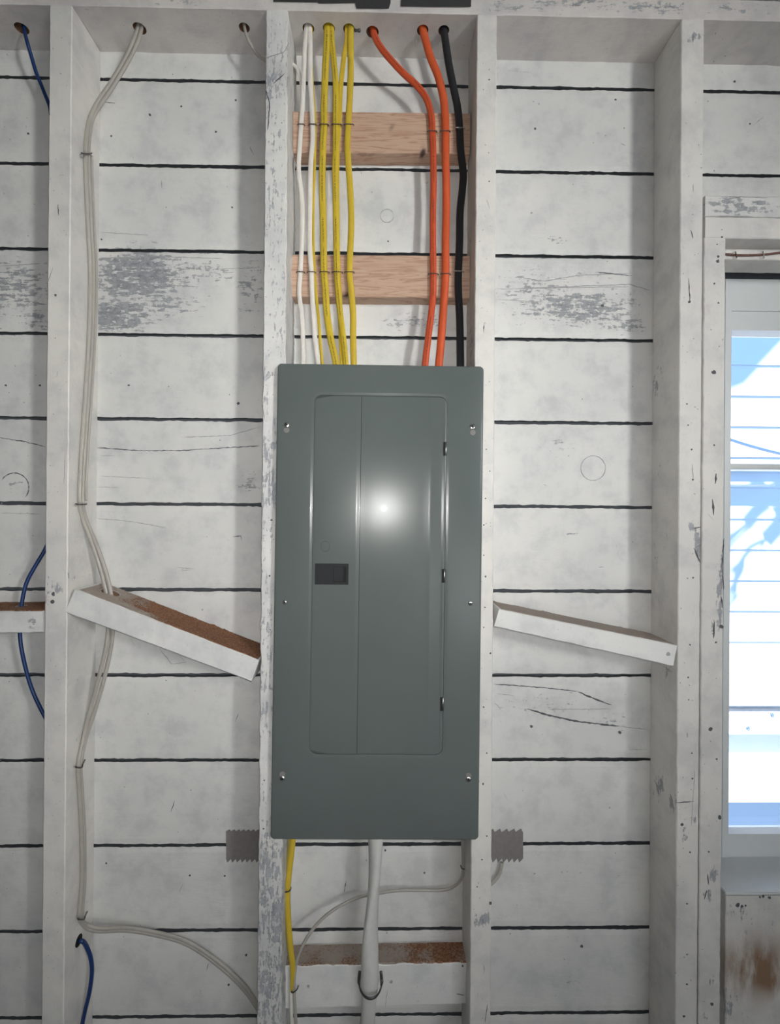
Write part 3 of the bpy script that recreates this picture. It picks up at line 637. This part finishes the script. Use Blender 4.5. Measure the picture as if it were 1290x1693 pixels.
# door
bm = bmesh.new(); us = [62.0, 62.5, 64, 90, 120, 131]
us += [132 + i * .9 for i in range(10)] + [150, 180, 210, 240, 252] + [253 + i for i in range(7)] + [268] + [272.6 + i * .7 for i in range(9)] + [279.4, 280.0]
def prof(u):
    if u < 63: return .0010 - .0004 * (u - 62)
    if u < 132: return .0006
    if u < 140.5: return .0006 + .0006 * (.5 - .5 * cos(pi * (u - 132) / 8.5))
    if 252 < u < 260: return .0012 - .00022 * sin(pi * (u - 252) / 8)
    if u < 273: return .0012
    if u < 278: return .0012 - .0006 * (.5 - .5 * cos(pi * (u - 273) / 5))
    return .0006 + max(0, u - 279) * .0004
rings = []
V0, V1, RD = 51.8, 646.3, 12
for u in us:
    d = max(0, RD - min(u - 61.9, 280.1 - u)); dv = RD - math.sqrt(max(0, RD * RD - d * d)); h = prof(u)
    a, b = V0 + dv, V1 - dv; st = [a, a + .5, a + 2]; n = 16; mid = [a + 2 + (b - a - 4) * k / n for k in range(1, n)]
    vs = st + mid + [b - 2, b - .5, b]
    rings.append([U(u, a, .0034)] + [U(u, v, h + (.0006 if (v in (a, b)) else 0)) for v in vs] + [U(u, b, .0034)])
loft(bm, rings, True, False)
door = obj('door', bm, M['panel'], proot, True)
# groove line of the door fold
bm = bmesh.new(); loft(bm, [[U(139.3, 53, .0020), U(140.1, 53, .0020), U(140.1, 53, .00110), U(139.3, 53, .00108)], [U(139.3, 645, .0020), U(140.1, 645, .0020), U(140.1, 645, .00110), U(139.3, 645, .00108)]])
obj('fold_line', bm, M['black'], door)
# knockout outline
bm = bmesh.new(); ring_pts = [(83 + 7.5 * cos(2 * pi * i / 28), 302 + 8.5 * sin(2 * pi * i / 28)) for i in range(29)]
loft(bm, [[U(a + .5 * (a - 83) / 8 * k0, b + .5 * (b - 302) / 8 * k0, hh) for k0, hh in ((-1, .0006), (0, .0003), (1, .0006), (0, .0009))] for a, b in ring_pts], True, False)
obj('knockout', bm, M['panel'], door, True)
# latch
def ubox(bm, u0, u1, v0, v1, h0, h1, bev=.0006):
    pts = [U(u0, v1, h0), U(u1, v1, h0), U(u1, v0, h0), U(u0, v0, h0), U(u0, v1, h1), U(u1, v1, h1), U(u1, v0, h1), U(u0, v0, h1)]
    boxpts(bm, pts)
    if bev: bmesh.ops.bevel(bm, geom=bm.edges[:], offset=bev, segments=2, affect='EDGES')
bm = bmesh.new(); ob = []
for (a, b, c, d) in ((67, 97, 330.5, 365), (97, 122, 330.5, 335), (97, 122, 361, 365), (118.5, 122, 335, 361)):
    b2 = bmesh.new(); ubox(b2, a, b, c, d, -.0016, .004, 0); me_ = bpy.data.meshes.new('t'); b2.to_mesh(me_); bm.from_mesh(me_); b2.free(); bpy.data.meshes.remove(me_)
latch = obj('latch', bm, M['black'], proot); latch['label'] = 'black plastic door latch'
bm = bmesh.new(); ubox(bm, 97, 118.5, 335, 361, -.0003, .004, 0); obj('latch_pocket', bm, M['slot'], latch)
bm = bmesh.new(); ubox(bm, 98, 113, 336, 360, -.0012, .0028); obj('slider', bm, M['black'], latch)
# hinges
for v in (138, 349, 562):
    bm = bmesh.new(); ubox(bm, 275.5, 281.5, v - 11.5, v + 11.5, .0001, .004, 0)
    h = obj('hinge', bm, M['slot'], proot)
    bm = bmesh.new(); a = U(279.8, v - 11, .0004); b = U(279.8, v + 11, .0004)
    lathe(bm, a, b - a, [(.0005, 0), (.0013, .0004), (.0013, (b - a).length - .0004), (.0005, (b - a).length)], 12)
    obj('hinge_pin', bm, M['zinc'], h, True)
# screws
def screw(px, py, r=4.6, key=None, glint=True):
    c = P(px, py, YC); k = .932 / 808
    bm = bmesh.new(); R = r * k
    lathe(bm, c + Vector((0, .001, 0)), (0, -1, 0), [(R, 0), (R, .0012), (R * .93, .0020), (R * .7, .0027), (R * .35, .0031), (R * .05, .0032)], 20)
    s = obj('screw', bm, M['zinc'], proot, True); s['label'] = 'zinc cover screw'
    bm = bmesh.new(); w = R * .16; l = R * .55
    for (a, b) in ((w, l), (l, w)): box(bm, c.x - a, c.x + a, c.y - .0024, c.y - .0015, c.z - b, c.z + b)
    obj('cross_recess', bm, M['slot'], s)
    if key:
        bm = bmesh.new(); kc = P(px + key[0], py + key[1], YC)
        lathe(bm, kc + Vector((0, .001, 0)), (0, -1, 0), [(4.6 * k, 0), (4.6 * k, .0013)], 18, 0)
        obj('keyhole_slot', bm, M['greytape'], proot)
screw(474, 703, 4.6, (0, 8)); screw(781.5, 706, 4.8, (.6, 9)); screw(471, 995.5, 3.6); screw(778, 997.5, 3.8); screw(467, 1287, 4.4, (0, -7)); screw(775, 1288, 4.4, (0, -6))
# box body behind the cover
bm = bmesh.new(); p0 = P(492, 626, -.09); p1 = P(767, 1364, -.09)
box(bm, p0.x, p1.x, -.0955, -.003, p1.z, p0.z); obj('enclosure', bm, M['panel'], proot)
EZ = p0.z

# ------------------------------------------------------------------ cables
RP = PB - .0035     # in front of the pine blocks
def hy(i): return hole_at[i].y
def top_cable(name, hi, hx, pts, w, mat, label, wy=None, cat='cable', bias=0.0, push=0.0, group=None, seg=14):
    hyy = hy(hi) + push * .25; k = .99 / 808
    d = ray(hx, HOLES[hi][1]); hp = Vector((P(hx, HOLES[hi][1], hyy).x, hyy, ZT))
    out = [hp + Vector((0, 0, .026)), hp + Vector((0, 0, .004))]
    wy = wy or w * .3
    base = PB - wy * k - .0006 + push
    for (x, y) in pts:
        if y < 183: Y = hyy + (base - hyy) * min(1, ((y - 45) / 138))
        elif y < 505: Y = base if y < 275 or y > 405 else base + .004 * sin(pi * (y - 275) / 130)
        else: Y = base + (-.060 - base) * min(1, (y - 505) / 100) * .6
        out.append(P(x, y, Y))
    e = out[-1]; p2 = P(pts[-1][0], 640, -.052); out.append(Vector((out[-1].x + (p2.x - out[-1].x) * .3, -.052, EZ + .0005)))
    return tag(tube(name, out, w * .5 * k, wy * k, mat, seg=seg), label, cat, group)
top_cable('white_cable', 3, 507, [(504, 80), (502, 135), (500, 180), (498, 207), (496, 240), (494, 280), (498, 315), (500, 350), (499, 400), (497, 449), (495, 485), (499, 520), (501, 560), (502, 603)], 7.6, M['white_c'], 'white cable nearest the rough stud, running down into the panel')
top_cable('white_cable', 3, 512, [(513, 80), (513, 130), (515, 165), (517, 207), (517, 235), (514, 270), (513, 320), (512, 400), (515, 449), (516, 480), (518, 520), (521, 560), (526, 603)], 8.2, M['white_c'], 'white cable second from the rough stud, beside a thin yellow cable', push=-.0022)
top_cable('yellow_cable', 3, 515, [(514, 80), (516, 130), (519.5, 180), (521, 207), (520, 280), (518, 340), (518, 400), (520, 449), (523, 490), (527, 530), (530, 570), (533, 603)], 5.0, M['yellow2'], 'thin yellow cable half hidden behind the second white cable', push=0, wy=1.6)
top_cable('yellow_cable', 4, 541, [(540.5, 70), (538, 120), (536, 170), (536, 207), (534, 240), (533, 300), (534, 350), (535, 400), (536, 449), (538, 475), (541, 520), (547, 560), (556, 603)], 11.2, M['yellow'], 'broad printed yellow cable, leftmost of the yellow ones through its own hole', push=-.0028)
top_cable('yellow_cable', 4, 548, [(549, 70), (552, 100), (555, 140), (555, 207), (555, 240), (554, 280), (555, 340), (556, 400), (557, 449), (559, 480), (563, 520), (568, 560), (572, 603)], 9.6, M['yellow'], 'printed yellow cable in the middle of the yellow bundle', push=-.0028)
top_cable('yellow_cable', 5, 573, [(572, 70), (567, 100), (562, 150), (560.5, 207), (558, 240), (556, 300), (556, 400), (559, 449), (561, 500), (563, 560), (565, 603)], 6.0, M['yellow2'], 'narrow yellow cable crossing over behind the middle yellow cable', push=0, wy=1.0)
top_cable('yellow_cable', 5, 576, [(574, 70), (569, 110), (565, 150), (562.5, 207), (560, 240), (559, 300)] + [(560, 400), (561, 449), (564, 500), (566, 560), (568, 603)], 4.4, M['yellow2'], 'narrowest yellow cable, right behind the middle yellow cable', push=0, wy=.9)
top_cable('yellow_cable', 5, 580, [(580, 80), (580, 120), (578.5, 160), (576, 207), (574.5, 240), (576, 270), (579, 310), (581, 360), (580, 400), (578, 449), (581, 480), (584, 520), (584, 560), (585, 603)], 10.4, M['yellow2'], 'yellow cable on the right side of the bundle, set apart', push=-.0028)
top_cable('orange_cable', 6, 617, [(623, 67), (633, 83), (650, 103), (668, 122), (690, 142), (705, 163), (713, 190), (715, 217), (716, 240), (717, 300), (716, 350), (716, 400), (716.5, 451), (716, 490), (713, 520), (708, 560), (703, 605)], 11.0, M['orange'], 'printed orange cable curving from the left orange hole', wy=4.0)
top_cable('orange_cable', 7, 699, [(704, 67), (712, 95), (724, 125), (733, 160), (736, 190), (737, 217), (737, 260), (738, 300), (738, 350), (737, 400), (737, 451), (735.5, 480), (732, 530), (729, 570), (726, 605)], 13.0, M['orange'] if False else cable_mat('plain_orange_jacket', (.56, .090, .026)), 'plain orange cable next to the black cable', wy=4.5)
top_cable('black_cable', 8, 734, [(738, 78), (743, 110), (751, 150), (757, 180), (760, 212), (762, 250), (766, 285), (765, 310), (761, 350), (760, 400), (758, 449), (758, 480), (760, 520), (761, 560), (761.5, 605)], 12.5, M['black_c'], 'thick black cable at the right of the row', wy=4.8)
# small white cable coming through the rough stud
kx = .99 / 808
sx2 = c2[1].x
tag(tube('white_cable', [Vector((P(484, 106, -.04).x - .004, -.040, P(484, 106, -.04).z)), P(488, 109, -.040), P(494, 119, -.041), P(497.5, 135, -.0415), P(499.5, 160, -.042), P(500.5, 182, -.0415)], 2.6 * kx, 2.2 * kx, M['white_c']), 'short thin white cable emerging from the side of the rough stud', 'cable')
# black tie stub beside the third hole
bm = bmesh.new(); c = P(592, 51, -.062); lathe(bm, (P(586, 50, -.062).x, c.y, ZT - .0045), (1, 0, 0), [(.0016, 0), (.003, .001), (.0022, .006), (.0034, .009), (.003, .012), (.0008, .013)], 10)
tag(obj('screw_stub', bm, M['darkmetal'], None, True), 'small dark screw lying by the third cable hole in the plate', 'screw')

def staple(px, py, w, label, Yb=PB, hgt=.0062, mat='staple', sag=1.5):
    k = (Yb + 1.04) / 808; a = w / 2
    pts = [P(px - a, py + sag, Yb + .001), P(px - a, py + sag, Yb - hgt * .6), P(px - a + 1.4, py, Yb - hgt), P(px, py, Yb - hgt - .0004), P(px + a - 1.4, py + .4, Yb - hgt), P(px + a, py + sag + .6, Yb - hgt * .6), P(px + a, py + sag + .6, Yb + .001)]
    tag(tube('cable_staple', pts, .0011, .0011, M[mat], per=5, seg=8, up=Vector((0, 0, 1))), label, 'staple', 'metal staples holding the cables on the pine blocks')
for px, w, nm, hh in ((498, 12, 'leftmost white cable', .0065), (517, 13, 'second white cable', .0092), (536, 15, 'broad left yellow cable', .0115), (556.5, 16, 'middle yellow cable', .0106), (577, 16, 'right yellow cable', .0110)):
    staple(px, 205, w, 'small metal staple over the ' + nm + ' on the upper pine block', hgt=hh)
for px, w, nm, hh in ((715, 15, 'left orange cable', .0108), (736.5, 16, 'right orange cable', .0120), (760.5, 16, 'black cable', .0126)):
    staple(px, 216 if px < 750 else 211, w, 'small metal staple over the ' + nm + ' on the upper pine block', hgt=hh, mat='zinc' if px > 750 else 'staple')
for px, w, nm, hh in ((497, 14, 'leftmost white cable', .0065), (515, 14, 'second white cable', .0092), (536.5, 16, 'broad left yellow cable', .0115), (558, 17, 'middle yellow cable', .0106), (578, 16, 'right yellow cable', .0110)):
    staple(px, 449, w, 'small metal staple over the ' + nm + ' on the lower pine block', hgt=hh)
for px, w, nm, hh in ((716.5, 16, 'left orange cable', .0108), (737, 16, 'right orange cable', .0120), (758.5, 16, 'black cable', .0126)):
    staple(px, 452 if px < 750 else 448, w, 'small metal staple over the ' + nm + ' on the lower pine block', hgt=hh, mat='zinc' if px > 750 else 'staple')

# pale cables on the side of the left stud
def on_face(px, py, off=.004):
    a, b = c1[1], c1[2]; z = CAM.z - (py - 846) * .00122; X = a.x + (b.x - a.x) * (a.z - z) / (a.z - b.z) + off
    p = PX(px, py, X); X = a.x + (b.x - a.x) * (a.z - p.z) / (a.z - b.z) + off
    p = PX(px, py, X)
    p.y = min(-.006, max(FY + .008, p.y)); return p
def pale(dx, off, lab, hx, w=3.2, d2=0.0):
    hp = hole_at[1]; k = 1.0 / 808
    pts = [Vector((P(hx, 47, hp.y).x, hp.y, ZT + .026)), Vector((P(hx, 47, hp.y).x, hp.y, ZT + .003)), P(222 + dx, 70, -.058), P(205 + dx, 104, -.052), P(182 + dx, 142, -.046), P(163 + dx, 170, -.040)]
    for x, y in ((150, 196), (145, 222), (143, 252), (144, 300), (147.5, 380), (151, 450), (149, 550), (143, 650), (137, 740), (134, 790), (133.5, 833)): pts.append(on_face(x + dx * .62, y, off))
    pts += [on_face(140 + dx * .6, 862, off), P(155 + dx * .8, 900, -.050), P(169 + dx, 942, -.046), P(178 + dx, 980, -.045), P(180 + dx, 995, -.045)]
    o1 = pts
    pts2 = [P(180 + dx, 1020, -.045), P(181 + dx, 1045, -.045), P(176 + dx * 1.1, 1080, -.044), P(164 + dx * 1.2, 1130, -.043), P(150 + dx, 1180, -.042)]
    for x, y in ((138, 1225), (130.5, 1265), (132, 1300), (136, 1370), (137, 1450), (134, 1495), (133, 1518)): pts2.append(on_face(x + dx * .5, y, off))
    tail = [(143, 1532), (165, 1538), (210, 1537), (260, 1545), (310, 1560), (360, 1593), (400, 1630), (425, 1664), (436, 1690)]
    for i, (x, y) in enumerate(tail): pts2.append(P(x + dx * .2 + d2, y - dx * .55, -.03 + .022 * min(1, i / 3)))
    tag(tube('pale_cable', o1 + pts2, w * k, w * .8 * k, M['old_c']), lab, 'cable')
pale(-2.6, .0045, 'pale grey cable on the left side of the leftmost stud, outer of the pair', 228, 3.3)
pale(5.2, .0045, 'pale grey cable on the leftmost stud, inner of the pair next to the boards', 234, 3.3)
def strip(dx, off, lab):
    pts = [on_face(x + dx, y, off) for x, y in ((143, 258), (144, 300), (147.5, 380), (151, 450), (149, 550), (143, 650), (137, 740), (134, 790), (133.5, 828))]
    tag(tube('pale_cable', pts, .0028, .0024, M['old_c']), lab, 'cable')
strip(8.6, .0035, 'short extra length of pale cable between the two upper staples on the leftmost stud')
# thin pale cable from the hole next to the rough stud
hp = hole_at[2]
tag(tube('pale_cable', [Vector((hp.x, hp.y, ZT + .026)), Vector((hp.x, hp.y, ZT + .003)), P(409, 62, -.060), P(416, 76, -.055), P(428, 92, -.050), P(446, 104, -.045)], .0030, .0026, M['old_c']), 'thin pale cable dropping behind the rough stud from its hole', 'cable')
def face_staple(px, py, w, label, tail=0):
    a = w / 2; o = .0115
    pts = [on_face(px - a, py, -.001), on_face(px - a, py, o * .8), on_face(px - a + 2, py + 1, o), on_face(px + a - 2, py + 1, o), on_face(px + a, py - tail * .4, o * .8), on_face(px + a + tail * .3, py - tail, -.001)]
    for p in pts: pass
    tag(tube('cable_staple', pts, .0013, .0013, M['darkmetal'], per=5, seg=8, up=Vector((0, 0, 1))), label, 'staple', 'staples on the side of the left stud')
face_staple(143.5, 253, 16, 'dark staple over the pale cables, highest on the leftmost stud')
face_staple(134.5, 833, 17, 'dark staple over the pale cables, above the slanting sawdust block')
face_staple(131, 1268, 12, 'dark staple over the pale cables, below the slanting sawdust block', 12)
face_staple(135, 1519, 12, 'dark staple where the pale cables bend off the leftmost stud', 12)

# blue cables
hp = hole_at[0]
tag(tube('blue_cable', [Vector((hp.x + .004, hp.y, ZT + .026)), Vector((hp.x + .004, hp.y, ZT + .003)), P(44, 66, -.055), P(51, 90, -.048), P(60, 120, -.04), P(72, 150, -.035), P(82, 176, -.03), P(95, 300, -.02)][:-1] + [P(84, 190, -.03)], .0034, .0034, M['blue']), 'blue cable hanging from the plate hole at the top left corner', 'cable')
bx = c1[0].x - .008
tag(tube('blue_cable', [P(82, 893, -.03), P(72, 913, -.034), P(57, 938, -.04), P(44, 963, -.045), P(37, 992, -.048), P(34, 1020, -.05), P(33, 1048, -.05), P(36, 1075, -.05), P(45, 1115, -.046), P(55, 1145, -.042), P(68, 1173, -.038), P(80, 1195, -.035)], .0036, .0036, M['blue']), 'blue cable passing through the level block at the far left', 'cable')
hf = on_face(130, 1555, 0)
bm = bmesh.new(); lathe(bm, hf + Vector((.0004, 0, 0)), (1, 0, 0), [(.011, -.002), (.011, .0004), (.009, .0007)], 20)
tag(obj('bored_hole_rim', bm, M['slot'], s1), 'dark bored hole')
tag(tube('blue_cable', [hf + Vector((.0015, 0, 0)), hf + Vector((.009, -.003, .001)), P(141, 1561, -.045), P(149, 1580, -.04), P(152, 1605, -.04), P(148, 1640, -.042), P(141, 1670, -.044), P(136, 1695, -.045), P(133, 1730, -.045)], .0040, .0040, M['blue']), 'blue cable curling out of the bored hole low on the leftmost stud', 'cable')

# below the panel
EB = p1.z - .0005
def low(name, pts, w, wy, mat, label, **kw):
    return tag(tube(name, pts, w, wy, mat, **kw), label, 'cable')
q = P(621, 1380, -.055)
low('service_cable', [Vector((q.x, -.055, EB)), P(621, 1386, -.057), P(620, 1430, -.060), P(617.5, 1480, -.063), P(613.5, 1530, -.068), P(612, 1570, -.071), P(611.5, 1610, -.072), P(611, 1640, -.070), P(608.5, 1682, -.066), P(606, 1700, -.050), P(603, 1760, -.03), P(602, 2000, -.03)], .0172, .0115, M['se'], 'thick twisted pale service cable dropping from the bottom of the panel', seg=22,
    twist=lambda t: -3.0 + 3.0 * min(1, t / .52), wf=lambda t: 1.0 if t < .6 else max(.82, 1 - (t - .6) * 2))
# strap under the service cable
bm = bmesh.new(); sp = []
for i in range(17):
    th = pi * i / 16; sp.append((612.5 - 19 * cos(th), 1622 + 29 * sin(th), YB - .003 - .038 * sin(th)))
sp = [(595, 1606, YB - .002)] + sp + [(630, 1606, YB - .002)]
tag(tube('cable_strap', [P(*a) for a in sp], .0030, .0016, M['darkmetal'], per=3, seg=10, up=Vector((0, 1, 0))), 'dark metal strap looped under the thick service cable on the bottom block', 'strap')
low('white_cable', [P(767, 1380, -.03), P(765, 1390, -.03), P(766, 1415, -.025), P(766.5, 1436, -.020), P(763, 1452, -.016), P(753, 1464, -.012), P(736, 1471, -.010), P(700, 1472, -.010), P(660, 1472, -.012), P(625, 1477, -.016), P(595, 1483, -.02), P(560, 1499, -.028), P(530, 1522, -.038), P(506, 1553, -.050), P(492, 1585, -.056), P(487, 1615, -.0565), P(487, 1650, -.0565), P(490, 1700, -.0565), P(492, 1750, -.056)], .0032, .0028, M['old_c'], 'thin pale cable arching across the bay below the panel')
low('white_cable', [P(482, 1600, -.057), P(481, 1640, -.0572), P(483, 1700, -.0572), P(484, 1750, -.057)], .0034, .0026, M['white_c'], 'pale cable end left of the arching cable at the bottom block')
sx = c2[1].x
low('yellow_cable', [P(486, 1378, -.055), P(484, 1395, -.056), P(480, 1430, -.058), P(475.5, 1474, -.060), P(477, 1520, -.060), P(481, 1570, -.060), P(484, 1600, -.060), P(482, 1640, -.060)], .0056, .003, M['yellow2'], 'yellow cable below the panel beside the rough stud', wf=lambda t: 1 if t < .85 else 1 - (t - .85) * 4)
low('yellow_cable', [P(481, 1378, -.05), P(478.5, 1400, -.051), P(475, 1440, -.053), P(472.5, 1474, -.054), P(473.5, 1520, -.054), P(478, 1570, -.055), P(483, 1600, -.056)], .0034, .003, cable_mat('printed_dull_yellow', (.45, .35, .05)), 'narrow dull yellow cable tucked behind the wider one below the panel')
low('white_cable', [P(474, 1378, -.04), P(472.5, 1410, -.04), P(471, 1450, -.04), P(469.5, 1500, -.042)], .0028, .0026, M['old_c'], 'thin pale cable against the rough stud just below the panel')
def bent_staple(pts, lb, mat='darkmetal'):
    tag(tube('cable_staple', [P(*p) for p in pts], .0013, .0013, M[mat], per=5, seg=8, up=Vector((0, 0, 1))), lb, 'staple', 'bent staples below the panel')
bent_staple([(470, 1474, -.056), (471, 1475, -.066), (479, 1473, -.066), (481, 1467, -.05)], 'dark staple around the yellow cable below the panel')
bent_staple([(482, 1632, -.051), (483, 1641, -.064), (490, 1637, -.064), (494, 1629, -.050)], 'dark bent staple over the pale cables on the bottom block')
bent_staple([(762, 1431, -.008), (764, 1436, -.026), (768, 1437, -.026), (771, 1440, -.012)], 'dark staple by the right stud on the arching pale cable')

# ------------------------------------------------------------------ outside the window
YN = 2.0
g = wbox('ground', M['ground'], None, -6, 9, .1, 6, -1.2, -1.0); tag(g, kind='structure')
nroot = empty('neighboring_house', (2.5, YN, -1.0)); tag(nroot, 'white clapboard house wall seen through the window', 'house')
zl = [P(1245, y, YN).z for y in (604, 655, 705, 756)]; pitch = (zl[0] - zl[3]) / 3
bm = bmesh.new(); z = zl[0] + pitch * 14
while z > -1.0:
    z0 = max(-1.0, z - pitch)
    boxpts(bm, [(-2, YN - .010, z0), (6, YN - .010, z0), (6, YN - .001, z - .001), (-2, YN - .001, z - .001), (-2, YN + .03, z0), (6, YN + .03, z0), (6, YN + .03, z - .001), (-2, YN + .03, z - .001)])
    z = z0
obj('clapboard_wall', bm, M['siding'], nroot)
def nbox(name, px0, px1, py0, py1, Y, d, mat, parent=nroot):
    a, b = P(px0, py0, Y), P(px1, py1, Y); bm = bmesh.new(); box(bm, a.x, b.x, Y, Y + d, b.z, a.z)
    bmesh.ops.bevel(bm, geom=bm.edges[:], offset=.004, segments=2, affect='EDGES'); return obj(name, bm, mat, parent)
for y0, y1 in ((1130, 1168), (1180, 1215)):
    rl = nbox('trim_board', 1150, 1420, y0, y1, 1.90, .085, M['siding'])
    for sx_, sy_ in ((1236, 1203), (1276, 1178 + 3)):
        if y0 < sy_ < y1 :
            bm = bmesh.new(); lathe(bm, P(sx_, sy_, 1.902), (0, -1, 0), [(.012, 0), (.012, .006), (.008, .009)], 14); obj('bolt', bm, M['zinc'], rl)
nbox('ledge_board', 1150, 1420, 1288, 1327, 1.86, .13, M['siding'])
nbox('belt_trim', 1150, 1420, 771, 778, 1.93, .06, M['vinyl'])
a, b = P(1150, 800, 1.93), P(1281, 800, 1.93)
tube('rail_pipe', [a, (a + b) / 2, b], .0135, .0135, M['siding'], nroot, up=Vector((0, 1, 0)))
tag(tube('outdoor_wire', [P(1170, 713, 1.86), P(1208, 727, 1.86), P(1250, 740, 1.86), P(1300, 752, 1.86), P(1400, 770, 1.86)], .009, .009, M['wire_grey']), 'grey wire slanting across the view outside the window', 'wire')
def caster(pl, Yc, th, name, mat, parent=None, w=None):
    """a slab above the window whose shade falls where the photograph shows it on the clapboards"""
    t = (YN - Yc) / SUN.y; pts = [P(x, y, YN) - SUN * t for x, y in pl]
    if w is None:
        bm = bmesh.new(); loft(bm, [pts, [p + Vector((0, th, 0)) for p in pts]]); return obj(name, bm, mat, parent)
    return tube(name, pts, w, w, mat, parent, per=5, seg=8)
o = caster([(1080, 330), (1420, 330), (1420, 440), (1290, 572), (1232, 640), (1208, 650), (1080, 665)], .5, .03, 'added_eave', M['roof'])  # unseen slab added out of view, outlined by the shade it casts
tag(o, 'unseen roof eave added above the window, shading the top of the clapboards', 'eave')
o = caster([(1080, 778), (1420, 782), (1420, 838), (1080, 832)], .5, .03, 'added_shade_board', M['roof']); tag(o, 'unseen board added outside to shade a band of the clapboards', 'board')  # unseen caster added for the shaded band around the pipe
troot = empty('bare_tree', (.2, .75, -1.0)); tag(troot, 'bare tree outside whose branches shade the clapboards', 'tree')
BR = [([(1268, 835), (1250, 850), (1236, 868)], .024), ([(1236, 868), (1222, 880), (1200, 895)], .011), ([(1236, 868), (1215, 890), (1195, 915)], .009), ([(1300, 850), (1290, 868), (1268, 895)], .030),
      ([(1268, 895), (1240, 910), (1222, 938), (1215, 965), (1200, 990)], .011), ([(1268, 895), (1245, 908), (1230, 925), (1205, 950)], .008), ([(1230, 925), (1228, 945), (1218, 965)], .010), ([(1268, 895), (1252, 930), (1232, 975), (1205, 1008)], .004),
      ([(1290, 838), (1262, 852), (1230, 888), (1195, 925)], .005), ([(1218, 965), (1216, 985), (1206, 1006)], .008)]
for pl, w in BR: caster(pl, .75, 0, 'branch', M['bark'], troot, w)
t0 = P(1285, 858, YN) - SUN * ((YN - .75) / SUN.y)
tube('trunk', [Vector((.2, .75, -1)), Vector((.22, .75, 1.5)), Vector((.2, .75, 4.0)), Vector((.3, .75, 5.6)), Vector((1.0, .75, 6.0)), Vector((1.6, .75, 5.6)), Vector((1.7, .75, t0.z + .35)), t0 + Vector((.25, 0, .15)), t0], .035, .035, M['bark'], troot)

for o in bpy.data.objects:
    if '_o' in o.keys(): del o['_o']
